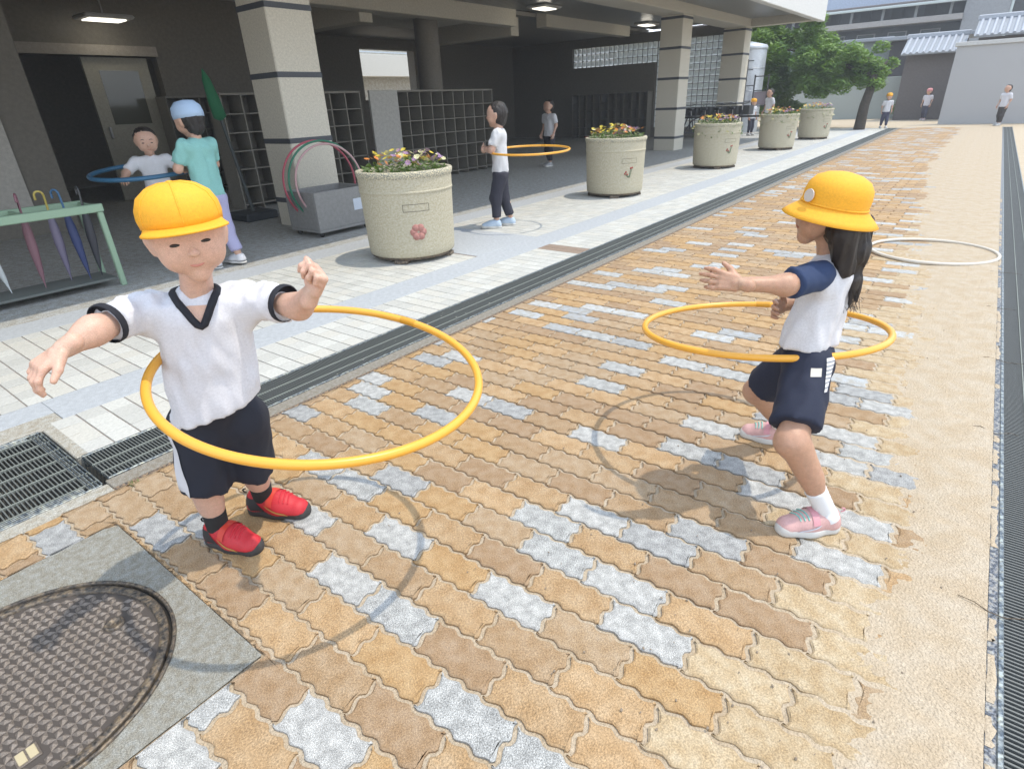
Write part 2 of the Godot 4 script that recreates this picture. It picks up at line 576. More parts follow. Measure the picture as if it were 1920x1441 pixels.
# J: joints in the person's own axes; C: colours and clothing; q: 1 for near figures, larger for far ones
func person(o: Node3D, J: Dictionary, C: Dictionary, q: float) -> void:
	var f: Vector3 = J.face                    # where the head looks
	var u: Vector3 = J.get("up", Vector3.UP)
	var r := f.cross(u).normalized()           # towards the person's right hand side
	u = r.cross(f).normalized()
	var s: float = J.get("scale", 1.0)
	var hc: Vector3 = J.head
	var body_s := s
	s *= J.get("head_scale", 1.0)
	var l := (J.shl - J.shr as Vector3).normalized()
	var tf := l.cross(Vector3.UP).normalized()  # where the chest faces
	if tf.dot(J.get("chest", f)) < 0.0: tf = -tf
	# the skin: head, neck, arms, hands and legs as one blended surface
	var H := Field.new()
	H.k = 0.022 * s
	H.ball(hc + (u * 0.026 - f * 0.012) * s, 0.080 * s)
	H.cap(hc + (u * 0.012 + f * 0.018 - r * 0.018) * s, 0.063 * s, hc + (u * 0.012 + f * 0.018 + r * 0.018) * s, 0.063 * s)
	H.cap(hc + (-u * 0.035 + f * 0.03) * s, 0.052 * s, hc + (-u * 0.078 + f * 0.042) * s, 0.026 * s)
	for e in [-1.0, 1.0]:
		H.ball(hc + (-u * 0.036 + f * 0.04 + r * 0.031 * e) * s, 0.037 * s)
		H.cap(hc + (u * 0.002 - f * 0.008 + r * 0.078 * e) * s, 0.011 * s, hc + (-u * 0.026 - f * 0.003 + r * 0.074 * e) * s, 0.008 * s)
	H.cap(hc - (u * 0.05 + f * 0.02) * s, 0.036 * s, J.neck - u * 0.02, 0.038 * s)
	var N := Field.new()                        # nose, lips and brow need a tighter blend
	N.k = 0.008 * s
	N.cap(hc + (f * 0.076 - u * 0.008) * s, 0.005 * s, hc + (f * 0.087 - u * 0.025) * s, 0.0085 * s)
	for e in [-1.0, 1.0]: N.ball(hc + (f * 0.08 - u * 0.026 + r * 0.008 * e) * s, 0.0065 * s)
	s = body_s
	var B := Field.new()
	B.k = 0.03 * s
	var pelvis: Vector3 = (J.hipl + J.hipr) * 0.5
	B.cap(J.neck, 0.036 * s, J.neck - Vector3.UP * 0.04, 0.04 * s)
	B.cap(J.shl - Vector3.UP * 0.03, 0.028 * s, J.shr - Vector3.UP * 0.03, 0.028 * s)
	B.cap(J.neck - Vector3.UP * 0.09, 0.046 * s, pelvis + Vector3.UP * 0.05, 0.05 * s)
	B.cap(J.hipl, 0.048 * s, J.hipr, 0.048 * s)
	for e in ["l", "r"]:
		B.cap(J["sh" + e] - Vector3.UP * 0.012 * s, 0.028 * s, J["el" + e], 0.027 * s)
		B.cap(J["el" + e], 0.027 * s, J["wr" + e], 0.0195 * s)
		B.cap(J["hip" + e], 0.052 * s, J["kn" + e], 0.042 * s)
		var kn: Vector3 = J["kn" + e]
		var an: Vector3 = J["an" + e]
		var back: Vector3 = -(J["toe" + e] - J["heel" + e] as Vector3).normalized()
		B.cap(kn, 0.041 * s, an, 0.026 * s)
		B.cap(kn + (an - kn) * 0.15 + back * 0.01 * s, 0.034 * s, kn + (an - kn) * 0.55 + back * 0.01 * s, 0.028 * s)
		B.ball(kn - back * 0.012 * s, 0.034 * s)
	var parts := [[B, 0.010 * q], [H, 0.0055 * q], [N, 0.004 * q]]
	for e in ["l", "r"]:
		var hf := Field.new()
		hf.k = 0.0045 * s
		hand(hf, J["wr" + e], J["hd" + e], J["pm" + e], J["th" + e], s * J.get("hand", 0.92), J.get("curl" + e, 0.5), J.get("tout" + e, 0.9))
		parts.append([hf, 0.0029 * q])
	obj("body", nets(parts), C.skin, o)
	# shirt: trunk and sleeves, with folds
	var S := Field.new()
	S.k = 0.035 * s
	S.noise = noise
	S.amp = 0.011 * s
	S.stretch = Vector3(620, 210, 620)
	var hem: Vector3 = J.get("hem", pelvis + Vector3.UP * 0.03)
	var hn: Vector3 = J.get("hemn", Vector3.DOWN)
	var top: Vector3 = J.neck - Vector3.UP * 0.055 * s
	for e in [-1.0, 1.0]:
		S.cap(top + l * 0.038 * e * s, 0.060 * s, hem + l * 0.034 * e * s - Vector3.UP * 0.06, 0.077 * s)
	S.cap(J.shl - Vector3.UP * 0.028 * s - l * 0.01, 0.042 * s, J.shr - Vector3.UP * 0.028 * s + l * 0.01, 0.042 * s)
	S.cap(J.neck - Vector3.UP * 0.03 * s, 0.042 * s, top, 0.06 * s)
	S.cut(hn, hem)
	var sl := Field.new()
	sl.k = 0.03 * s
	sl.noise = noise
	sl.amp = 0.010 * s
	sl.stretch = Vector3(420, 260, 420)
	var reach: float = C.get("sleeve", 0.78)
	for e in ["l", "r"]:
		var sh: Vector3 = J["sh" + e]
		var el: Vector3 = J["el" + e]
		sl.cap(sh - Vector3.UP * 0.012 * s, 0.042 * s, sh + (el - sh) * reach, 0.0435 * s, 1.0)
		if reach > 0.95: sl.cap(el, 0.044 * s, el + (J["wr" + e] - el) * 0.9, 0.034 * s, 1.0)
	if C.has("sleeve_mat"):
		obj("shirt", nets([[S, 0.008 * q]]), C.shirt, o)
		for i in sl.a.size():
			var one := Field.new()
			one.noise = noise
			one.amp = sl.amp
			one.stretch = sl.stretch
			one.cap(sl.a[i], sl.ra[i], sl.a[i] + sl.d[i], sl.ra[i] + sl.rb[i], 1.0)
			obj("sleeve", nets([[one, 0.008 * q]]), C.sleeve_mat, o)
	else:
		for i in sl.a.size(): S.cap(sl.a[i], sl.ra[i], sl.a[i] + sl.d[i], sl.ra[i] + sl.rb[i], 1.0)
		obj("shirt", nets([[S, 0.008 * q]]), C.shirt, o)
	if C.has("cuff"):
		for e in ["l", "r"]:
			var sh: Vector3 = J["sh" + e]
			var el: Vector3 = J["el" + e]
			var c0 := sh + (el - sh) * reach
			var d0 := (el - sh).normalized()
			var b := Basis.looking_at(d0, Vector3(0.3, 1, 0.2)) * Basis(Vector3.RIGHT, -PI / 2)
			var st := mb()
			var w := 0.0435 * s
			lathe(st, [Vector2(w * 0.6, 0.003), Vector2(w * 0.6, 0.003), Vector2(w * 0.98, 0.003), Vector2(w * 1.03, 0.0), Vector2(w * 1.04, -0.006), Vector2(w * 1.03, -0.012), Vector2(w * 0.97, -0.014)], 24, Transform3D(b * Basis(Vector3.RIGHT, PI), c0))
			obj("cuff", done(st), C.cuff, o)
	if C.has("collar"):
		var path := []
		for i in 28:
			var w := TAU * i / 28.0
			var vee := maxf(0.0, cos(w)) ** 3
			var dirv := (tf * cos(w) + l * sin(w)).normalized()
			var from: Vector3 = J.neck + (Vector3.UP * (0.006 - 0.066 * vee) + l * sin(w) * 0.046 * (1.0 - 0.35 * vee) + tf * cos(w) * 0.04) * s
			if cos(w) > 0.15:
				var hit := S.snap(from + tf * 0.12, -tf)
				if hit.distance_to(from) < 0.06: from = hit
			path.append(from + dirv * 0.001)
		var vee_rows := []      # the bare throat inside the collar
		for i in 7:
			var row := []
			for j in 5:
				var side := (j - 2) / 2.0 * 0.03 * (1.0 - 0.93 * i / 6.0)
				row.append([J.neck + (Vector3.UP * (-0.014 - 0.044 * i / 6.0) + l * side) * s + tf * 0.2, -tf])
			vee_rows.append(row)
		obj("throat", laid(S, vee_rows, 0.0022), C.skin, o)
		obj("collar", tube_mesh(path, 0.0092 * s, 7, true), C.collar, o)
	# shorts or trousers
	var T := Field.new()
	T.k = 0.03 * s
	T.noise = noise
	T.amp = (0.010 if C.get("leg", 0.9) <= 1.2 else 0.006) * s
	T.stretch = Vector3(340, 160, 340)
	T.cap(J.hipl + Vector3.UP * 0.03, 0.062 * s, J.hipr + Vector3.UP * 0.03, 0.062 * s)
	T.cap(pelvis + Vector3.UP * 0.03, 0.07 * s, hem - hn * 0.01, 0.066 * s)
	var leg: float = C.get("leg", 0.9)
	for e in ["l", "r"]:
		var hp: Vector3 = J["hip" + e]
		var kn: Vector3 = J["kn" + e]
		var an: Vector3 = J["an" + e]
		if leg <= 1.2:
			T.cap(hp, 0.068 * s, hp + (kn - hp) * leg, C.get("flare", 0.066) * s, 1.0)
		else:
			T.cap(hp, 0.066 * s, kn, 0.054 * s)
			T.cap(kn, 0.052 * s, an + (kn - an) * 0.12, 0.042 * s, 1.0)
	T.cut(-hn, hem - hn * C.get("tuck", 0.02))
	obj(C.get("bottom", "shorts"), nets([[T, 0.008 * q]]), C.shorts, o)
	J["shirt_field"] = S
	J["shorts_field"] = T
	# feet
	for e in ["l", "r"]:
		shoe(o, J["heel" + e], J["toe" + e], J["an" + e], q, C)
		if leg <= 1.2:
			sock(o, J["an" + e], J["kn" + e] - J["an" + e], C.get("sock_height", 0.03), 0.029 * s, C.sock)
	# face and hair
	s *= J.get("head_scale", 1.0)
	if q < 2.5:
		for e in [-1.0, 1.0]:
			var p := H.snap(hc + (f * 0.14 - u * 0.003 + r * 0.03 * e) * s, -f)
			var st := mb()
			lathe(st, [Vector2(0, -0.004), Vector2(0.011, -0.002), Vector2(0.0128, 0), Vector2(0.009, 0.0025), Vector2(0, 0.0035)], 14, Transform3D(Basis(r, f, -u) * Basis.from_scale(Vector3(0.95, 1, 0.32)), p - f * 0.0015))
			obj("eye", done(st), C.eye, o)
			var brow := []
			for i in 5: brow.append(H.snap(hc + (f * 0.14 + u * (0.02 + 0.004 * sin(PI * i / 4.0)) + r * (0.018 + 0.0065 * i) * e) * s, -f))
			obj("eyebrow", tube_mesh(brow, [0.0014, 0.0026, 0.003, 0.0024, 0.001], 5), C.hair, o)
		var lip := []
		for i in 7: lip.append(H.snap(hc + (f * 0.14 - u * (0.052 + 0.004 * sin(PI * i / 6.0)) + r * (i - 3) * 0.0050) * s, -f))
		obj("mouth", tube_mesh(lip, [0.001, 0.0024, 0.003, 0.003, 0.003, 0.0024, 0.001], 6), C.lip, o)
	var R := Field.new()
	R.k = 0.02 * s
	R.noise = noise
	R.amp = 0.008 * s
	R.stretch = Vector3(1500, 160, 1500)
	R.ball(hc + (u * 0.022 - f * 0.014) * s, (0.0835 if C.get("hat", "") else 0.088) * s)
	R.cap(hc + (-f * 0.03 - u * 0.01) * s, 0.074 * s, hc + (-u * 0.045 - f * 0.036) * s, 0.055 * s)
	if C.get("hat", ""): R.cut(u, hc + u * C.get("hairline", 0.045) * s)
	for p in J.get("locks", []): R.cap(p[0], p[1] * s, p[2], p[3] * s)
	R.cut(f * 0.9 - u * 0.2, hc + (f * C.get("fringe", 0.03)) * s)
	obj("hair", nets([[R, 0.0048 * q]]), C.hair, o)
	# headgear
	s *= C.get("hat_scale", 1.0)
	var hx := Transform3D(Basis(r, u, -f), hc)
	if C.get("hat", "") == "cap":
		var st := mb()
		st.set_smooth_group(1)
		lathe(st, [Vector2(0.083, 0.03), Vector2(0.0935, 0.03), Vector2(0.0965, 0.05), Vector2(0.094, 0.072), Vector2(0.082, 0.098), Vector2(0.058, 0.116), Vector2(0.03, 0.1235), Vector2(0.0, 0.125)], 36, hx * Transform3D(Basis.from_scale(Vector3(0.99, 1, 1.06) * s), (Vector3(0, 0, 0.008)) * s))
		var capo := obj("cap", done(st), C.hat_mat, o)
		var bt := mb()
		bt.set_smooth_group(1)
		var n := 20
		var grid := []
		for i in n + 1:
			var w := lerpf(-1.2, 1.2, float(i) / n)
			var row := []
			for j in 5:
				var e := j / 4.0
				var wide := 0.046 * pow(maxf(cos(w * 1.25), 0.0), 0.6)
				var rr := 0.093 + wide * e
				row.append(hx * (Vector3(sin(w) * rr * 0.99, 0.036 - e * 0.006 - 0.012 * e * (1.0 - cos(w)), -cos(w) * rr * 1.06 + 0.008) * s))
			grid.append(row)
		for i in n:
			for j in 4:
				quad(bt, grid[i][j], grid[i + 1][j], grid[i + 1][j + 1], grid[i][j + 1])
				quad(bt, grid[i][j] - u * 0.004, grid[i][j + 1] - u * 0.004, grid[i + 1][j + 1] - u * 0.004, grid[i + 1][j] - u * 0.004)
			quad(bt, grid[i][4], grid[i + 1][4], grid[i + 1][4] - u * 0.004, grid[i][4] - u * 0.004)
		obj("brim", done(bt), C.hat_mat, capo)
		var kn := mb()
		lathe(kn, [Vector2(0.008, 0.123), Vector2(0.007, 0.128), Vector2(0, 0.1295)], 10, hx * Transform3D(Basis.from_scale(Vector3.ONE * s), Vector3(0, 0, 0.008) * s))
		obj("button", done(kn), C.hat_mat, capo)
		for k in 6:      # the raised seams between the panels
			var seam := []
			for p in [Vector2(0.0965, 0.045), Vector2(0.094, 0.072), Vector2(0.082, 0.098), Vector2(0.058, 0.116), Vector2(0.03, 0.1235), Vector2(0.004, 0.125)]:
				var w := TAU * (k + 0.5) / 6.0
				seam.append(hx * (Vector3(cos(w) * p.x * 0.99, p.y, sin(w) * p.x * 1.06 + 0.008) * s))
			obj("seam", tube_mesh(seam, 0.0017, 5), C.hat_mat, capo)
	elif C.get("hat", "") == "bowler":
		var st := mb()
		lathe(st, [Vector2(0.128, -0.012), Vector2(0.142, -0.018), Vector2(0.1435, -0.016), Vector2(0.13, -0.003), Vector2(0.112, 0.012), Vector2(0.0985, 0.024), Vector2(0.0975, 0.03), Vector2(0.0985, 0.058), Vector2(0.093, 0.085), Vector2(0.078, 0.106), Vector2(0.05, 0.12), Vector2(0.02, 0.126), Vector2(0, 0.1265)], 40, hx * Transform3D(Basis.from_scale(Vector3(0.97, 1, 1.06) * s), Vector3(0, 0, 0.008) * s))
		var hat := obj("hat", done(st), C.hat_mat, o)
		var band := []
		for i in 32: band.append(hx * (Vector3(cos(TAU * i / 32) * 0.0985 * 0.97, 0.028, sin(TAU * i / 32) * 0.0985 * 1.06 + 0.008) * s))
		obj("hat_band", tube_mesh(band, 0.0028, 6, true), C.hat_mat, hat)
		var bd := mb()
		lathe(bd, [Vector2(0.017, -0.001), Vector2(0.0165, 0.0015), Vector2(0.0165, 0.0015), Vector2(0, 0.002)], 18, hx * Transform3D(Basis(Vector3.UP, 0.5) * Basis(Vector3.RIGHT, -PI / 2), Vector3(-0.047, 0.05, -0.0935) * s))
		obj("badge", done(bd), C.badge, hat)
	elif C.get("hat", "") == "soft":
		var st := mb()
		lathe(st, [Vector2(0.085, 0.01), Vector2(0.094, 0.012), Vector2(0.096, 0.04), Vector2(0.09, 0.08), Vector2(0.06, 0.112), Vector2(0, 0.122)], 24, hx * Transform3D(Basis.from_scale(Vector3(0.99, 1, 1.06) * s), Vector3(0, 0, 0.008) * s))
		obj("cap", done(st), C.hat_mat, o)

# joints of a figure that stands or walks: height, where it faces, how the arms hang
func pose(h: float, face: Vector3, arms := 0, stride := 0.0) -> Dictionary:
	var k := h / 1.10
	var f := face.normalized()
	var l := Vector3(f.z, 0, -f.x)
	var J := {face = f, scale = k, chest = f}
	var V := func(side: float, y: float, fw: float) -> Vector3: return (l * side + Vector3.UP * y + f * fw) * k
	J.head = V.call(0, 0.985, 0.015)
	J.neck = V.call(0, 0.865, 0.0)
	for e in [["l", 1.0], ["r", -1.0]]:
		var n: String = e[0]
		var m: float = e[1]
		J["sh" + n] = V.call(m * 0.118, 0.845, 0)
		if arms == 0:
			J["el" + n] = V.call(m * 0.15, 0.68, -0.02)
			J["wr" + n] = V.call(m * 0.15, 0.54, 0.05)
			J["hd" + n] = Vector3.DOWN + f * 0.3
		elif arms == 1:
			J["el" + n] = V.call(m * 0.16, 0.70, 0.05)
			J["wr" + n] = V.call(m * 0.04, 0.70, 0.15)
			J["hd" + n] = -l * m + f * 0.2
		elif arms == 2:
			J["el" + n] = V.call(m * 0.22, 0.76, 0.08)
			J["wr" + n] = V.call(m * 0.25, 0.75, 0.22)
			J["hd" + n] = f + Vector3.UP * 0.1
		else:
			J["el" + n] = V.call(m * 0.25, 0.74, 0.0)
			J["wr" + n] = V.call(m * 0.38, 0.70, 0.04)
			J["hd" + n] = l * m
		J["pm" + n] = -l * m if arms == 0 else Vector3.DOWN
		J["th" + n] = f if arms == 0 else Vector3.UP
		if arms == 1: J["pm" + n] = -f
		J["hip" + n] = V.call(m * 0.052, 0.47, 0)
		J["kn" + n] = V.call(m * 0.062, 0.27, 0.02 + stride * m * 0.5)
		J["an" + n] = V.call(m * 0.066, 0.075, -0.01 + stride * m)
		J["heel" + n] = V.call(m * 0.066, 0.0, -0.055 + stride * m)
		J["toe" + n] = V.call(m * 0.08, 0.0, 0.14 + stride * m)
	return J

# ---------------------------------------------------------------- paving
func wave_long(x: float) -> float:         # how far a long joint swings towards the camera
	var s := fposmod((x - LX) / (PAVER * 0.5) - 0.24, 1.0)
	return 0.0052 * (cos(PI * s / 0.62) if s < 0.62 else -cos(PI * (s - 0.62) / 0.38))

func wave_short(z: float) -> float:
	var s := fposmod((z - LZ) / (ROW * 0.5) - 0.05, 1.0)
	return 0.0068 * (-cos(PI * s / 0.7) if s < 0.7 else cos(PI * (s - 0.7) / 0.3))

func paver_outline(r: int, h: int, per: int) -> PackedVector2Array:
	var x0 := LX + h * PAVER
	var x1 := x0 + PAVER * 2.0
	var z1 := LZ + r * ROW
	var z0 := z1 - ROW
	var p := PackedVector2Array()
	var n := per * 4
	var m := per * 2
	for i in n: p.append(Vector2(lerpf(x0, x1, float(i) / n) + (wave_short(z0) if i == 0 else 0.0), z0 + wave_long(lerpf(x0, x1, float(i) / n))))
	for i in m: p.append(Vector2(x1 + wave_short(lerpf(z0, z1, float(i) / m)), lerpf(z0, z1, float(i) / m) + (wave_long(x1) if i == 0 else 0.0)))
	for i in n: p.append(Vector2(lerpf(x1, x0, float(i) / n) + (wave_short(z1) if i == 0 else 0.0), z1 + wave_long(lerpf(x1, x0, float(i) / n))))
	for i in m: p.append(Vector2(x0 + wave_short(lerpf(z1, z0, float(i) / m)), lerpf(z1, z0, float(i) / m) + (wave_long(x0) if i == 0 else 0.0)))
	return p

# a slab from an outline (x, z): inset by gap, chamfered, top at y = 0
func slab(poly: PackedVector2Array, gap: float, chamfer: float, depth: float, origin: Vector2) -> ArrayMesh:
	var n := poly.size()
	var out := PackedVector2Array()
	var inn := PackedVector2Array()
	var area := 0.0
	for i in n: area += poly[i].cross(poly[(i + 1) % n])
	var sg := 1.0 if area > 0.0 else -1.0
	for i in n:
		var t := (poly[(i + 1) % n] - poly[(i - 1 + n) % n]).normalized()
		var nn := Vector2(-t.y, t.x) * sg
		out.append(poly[i] + nn * gap - origin)
		inn.append(poly[i] + nn * (gap + chamfer) - origin)
	var tri := Geometry2D.triangulate_polygon(poly)
	if tri.size() == 0: print("no top ", n)
	var st := mb()
	st.set_smooth_group(1)
	for i in range(0, tri.size(), 3):
		var t := [Vector3(inn[tri[i]].x, 0, inn[tri[i]].y), Vector3(inn[tri[i + 1]].x, 0, inn[tri[i + 1]].y), Vector3(inn[tri[i + 2]].x, 0, inn[tri[i + 2]].y)]
		outward(st, t, t[0] - Vector3.UP)
	st.set_smooth_group(2)
	for i in n:
		var j := (i + 1) % n
		var a := Vector3(out[i].x, -chamfer * 0.8, out[i].y)
		var b := Vector3(out[j].x, -chamfer * 0.8, out[j].y)
		outward(st, [a, b, Vector3(inn[j].x, 0, inn[j].y), Vector3(inn[i].x, 0, inn[i].y)], Vector3(0, -1, 0))
	st.set_smooth_group(3)
	for i in n:
		var j := (i + 1) % n
		var a := Vector3(out[i].x, -chamfer * 0.8, out[i].y)
		var b := Vector3(out[j].x, -chamfer * 0.8, out[j].y)
		outward(st, [a, b, b - Vector3.UP * depth, a - Vector3.UP * depth], Vector3(0, -depth, 0))
	return done(st)

const GREY := {-64: [-12], -60: [6], -59: [-11], -56: [-12], -54: [-12, 4, 8], -52: [6], -48: [4, 6], -47: [-13, -11], -46: [6], -45: [3], -44: [8], -41: [-9, 5], -39: [5], -38: [-10], -37: [-11], -36: [4], -35: [7], -34: [-6], -32: [-8, 6], -31: [-9, -7], -29: [-11], -28: [-6, 4], -27: [-9, -7, 5], -26: [-12, -10, 4, 6], -25: [-5], -24: [4], -22: [-8, -6, 0, 4], -21: [-11, -9, -1], -20: [-8], -19: [-11, 1, 5], -18: [-8, -6, -4, 6], -17: [-13, -1, 1, 5, 7], -15: [-3, 9], -14: [4, 6], -13: [-13, -3, 7], -12: [-10, 2, 6, 8], -11: [-11], -10: [2, 4], -9: [-7, -5, -1, 5, 7], -8: [-12], -7: [-11, -7, 7], -6: [-10, 4], -5: [1, 3], -4: [-12, 0], -3: [-5, 1, 3], -2: [-8, -6, 4], -1: [-3, 1], 0: [-6], 1: [-3, -1], 2: [-8, 2, 4], 3: [-9], 4: [0], 5: [-11, -3], 6: [-2]}

func many(called: String, mesh: Mesh, m: Material, spots: Array, cols: Array, parent: Node) -> void:
	var mm := MultiMesh.new()
	mm.transform_format = MultiMesh.TRANSFORM_3D
	mm.use_colors = cols.size() > 0
	mm.mesh = mesh
	mm.instance_count = spots.size()
	for i in spots.size():
		mm.set_instance_transform(i, spots[i])
		if cols.size() > 0: mm.set_instance_color(i, cols[i])
	var o := MultiMeshInstance3D.new()
	o.name = called
	o.multimesh = mm
	o.material_override = m
	parent.add_child(o, true)
	o.set_meta("kind", "stuff")

func road() -> void:
	var o := structure("road", "tan and grey wavy concrete pavers with sandy joints between two drains")
	var proto := slab(paver_outline(0, 0, 6), 0.0058, 0.0040, 0.03, Vector2(LX + PAVER, LZ - ROW * 0.5))
	var far_proto := slab(paver_outline(0, 0, 3), 0.0058, 0.0040, 0.02, Vector2(LX + PAVER, LZ - ROW * 0.5))
	var tans := []
	for c in [Color(0.385, 0.256, 0.137), Color(0.42, 0.28, 0.15), Color(0.345, 0.233, 0.132), Color(0.40, 0.256, 0.122), Color(0.37, 0.263, 0.16), Color(0.325, 0.218, 0.127)]:
		tans.append(mat("tan%d" % tans.size(), c, "stone", 1.9 + 0.17 * tans.size(), 0.9, "n_fine", 0.7))
	var greys := []
	var dusty := [mat("dusty0", Color(0.43, 0.33, 0.205), "stone", 2.4, 0.95, "n_rough", 0.6), mat("dusty1", Color(0.40, 0.30, 0.18), "stone", 2.7, 0.95, "n_rough", 0.6)]
	for c in [Color(0.385, 0.385, 0.37), Color(0.34, 0.34, 0.332), Color(0.425, 0.42, 0.40)]:
		greys.append(mat("grey%d" % greys.size(), c, "granite", 2.0 + 0.3 * greys.size(), 0.9, "n_fine", 0.9))
	var list := []
	var keep := PackedVector2Array([Vector2(-2.235, 0.9), Vector2(0.281, 0.9), Vector2(0.281, END), Vector2(-2.235, END)])
	var apron := PackedVector2Array([Vector2(-2.02, 0.9), Vector2(-1.135, 0.9), Vector2(-1.135, -0.388), Vector2(-2.02, -0.388)])
	var g := RandomNumberGenerator.new()
	g.seed = 5
	for r in range(12, int((END - LZ) / ROW) - 1, -1):
		for h in range(-14, 12):
			if (r + h) % 2 != 0: continue
			var c := Vector3(LX + (h + 1) * PAVER, 0, LZ + (r - 0.5) * ROW)
			var grey: bool
			if r >= -64: grey = (GREY.has(r) and h in GREY[r]) or (r < -34 and h > -8 and h < 6 and g.randf() < 0.12)
			else: grey = g.randf() < 0.2
			var d := c.distance_to(Vector3(-0.9, 0, -1.2)) if c.z < 0.1 else 99.0
			list.append([d, r, h, c, grey, g.randi() % 6, g.randf_range(-0.0012, 0.0012), g.randf_range(-0.008, 0.008), g.randf_range(-0.008, 0.008)])
	list.sort_custom(func(a, b): return a[0] < b[0])
	var spots := []
	var cols := []
	var shade := [Color(0.385, 0.256, 0.137), Color(0.42, 0.28, 0.15), Color(0.345, 0.233, 0.132), Color(0.40, 0.256, 0.122), Color(0.37, 0.263, 0.16), Color(0.325, 0.218, 0.127)]
	var n := 0
	for e in list:
		var x0: float = e[3].x - PAVER
		var x1: float = e[3].x + PAVER
		if x1 < -2.23 or x0 > 0.28: continue
		var z0: float = e[3].z - ROW * 0.5
		var edge: bool = x0 < -2.22 or x1 > 0.27
		var by_apron: bool = z0 + ROW > -0.40 and x1 > -2.04 and x0 < -1.12
		var bas := Basis(Vector3(1, 0, 0), e[7]) * Basis(Vector3(0, 0, 1), e[8])
		var at: Vector3 = e[3] + Vector3.UP * e[6]
		if edge or by_apron:
			var polys := [paver_outline(e[1], e[2], 4 if n < 300 else 2)]
			if edge: polys = Geometry2D.intersect_polygons(polys[0], keep)
			if by_apron and polys.size() > 0: polys = Geometry2D.clip_polygons(polys[0], apron)
			for p in polys:
				if p.size() < 5: continue
				var b := Rect2(p[0], Vector2.ZERO)
				for v in p: b = b.expand(v)
				if b.size.x < 0.014 or b.size.y < 0.014: continue
				var mesh := slab(p, 0.0054, 0.0038, 0.03, Vector2(e[3].x, e[3].z))
				obj("paver", mesh, greys[e[5] % 3] if e[4] else tans[e[5]], o, at)
				n += 1
			continue
		if n < 300 and e[0] < 90.0:
			var p := obj("paver", proto, greys[e[5] % 3] if e[4] else (dusty[e[5] % 2] if e[3].x > -0.22 + 0.1 * (e[5] % 3) else tans[e[5]]), o, at)
			p.basis = bas
			n += 1
		else:
			spots.append(Transform3D(bas, at))
			cols.append([Color(0.385, 0.385, 0.37), Color(0.34, 0.34, 0.332), Color(0.425, 0.42, 0.40)][e[5] % 3] if e[4] else (Color(0.42, 0.32, 0.2) if e[3].x > -0.45 + 0.1 * (e[5] % 3) else shade[e[5]]))
	var m := mat("paver_rest", Color(0.54, 0.54, 0.54), "stone", 2.5, 0.9, "n_rough", 0.7).duplicate()
	m.vertex_color_use_as_albedo = true
	m.albedo_color = Color(1, 1, 1)
	for i in cols.size(): cols[i] = Color(cols[i].r / 0.54, cols[i].g / 0.54, cols[i].b / 0.54)
	many("pavers_far", far_proto, m, spots, cols, o)
	# sand: fills the joints and lies over the pavers along the right-hand drain
	var st := mb()
	st.set_smooth_group(1)
	var zs := []
	var z := 0.9
	while z > END - 0.2:
		zs.append(z)
		z -= 0.03 if z > -0.6 else 0.0075 + 0.007 * maxf(0.0, -z - 1.4)
	var xs := []
	var x := -2.232
	while x < 0.2835:
		xs.append(x)
		x += 0.05 if x < -0.6 else 0.0068
	xs.append(0.2835)
	var n1 := FastNoiseLite.new()
	n1.seed = 3
	n1.frequency = 1.0
	n1.fractal_octaves = 5
	var hts := []
	for zz in zs:
		var row := PackedFloat32Array()
		var bound := lerpf(0.14, -0.62, clampf((-zz - 1.5) / 11.0, 0.0, 1.0))
		for xx in xs:
			var e: float = xx + 0.16 * n1.get_noise_2d(xx * 2.2, zz * 1.1) + 0.05 * n1.get_noise_2d(xx * 9.0 + 50.0, zz * 14.0)
			var t := smoothstep(bound - 0.42, bound + 0.36, e)
			var y := -0.0082 + 0.0180 * t + 0.0016 * n1.get_noise_2d(xx * 12.0, zz * 12.0) + 0.0034 * n1.get_noise_2d(xx * 38.0 + 7.0, zz * 38.0) * (0.25 + 0.75 * t)
			y += 0.0035 * maxf(0.0, n1.get_noise_2d(xx * 3.0 + 9.0, zz * 3.0) - 0.15) * (1.0 - t)
			row.append(y)
		hts.append(row)
	for i in zs.size() - 1:
		for j in xs.size() - 1:
			if xs[j] > -2.0 and xs[j + 1] < -1.17 and zs[i + 1] > -0.35: continue
			quad(st, Vector3(xs[j], hts[i][j], zs[i]), Vector3(xs[j + 1], hts[i][j + 1], zs[i]), Vector3(xs[j + 1], hts[i + 1][j + 1], zs[i + 1]), Vector3(xs[j], hts[i + 1][j], zs[i + 1]))
	var sand := obj("sand", done(st), mat("sand", Color(0.46, 0.375, 0.27), "sand", 1.3, 0.95, "n_fine", 0.8), o)
	sand.set_meta("kind", "stuff")
	# grit, twigs and leaf scraps on the sand
	var gr := mb()
	for i in 260:
		var c := Vector3(g.randf_range(-0.75, 0.26), 0.004, -0.75 - 4.0 * pow(g.randf(), 1.5))
		if i % 3 == 0: c.x = g.randf_range(-2.1, 0.2)
		var s := g.randf_range(0.0012, 0.0036)
		box(gr, -Vector3(s, s * 0.5, s * 0.8), Vector3(s, s * 0.6, s * 0.8), s * 0.4, Transform3D(Basis.from_euler(Vector3(g.randf(), g.randf() * 6.0, g.randf())), c))
	var grit := obj("grit", done(gr), plain("grit", Color(0.25, 0.2, 0.15), 0.95), o)
	grit.set_meta("kind", "stuff")
	# the concrete apron round the manhole, with a round hole
	var ap := mb()
	ap.set_smooth_group(1)
	var seg := 96
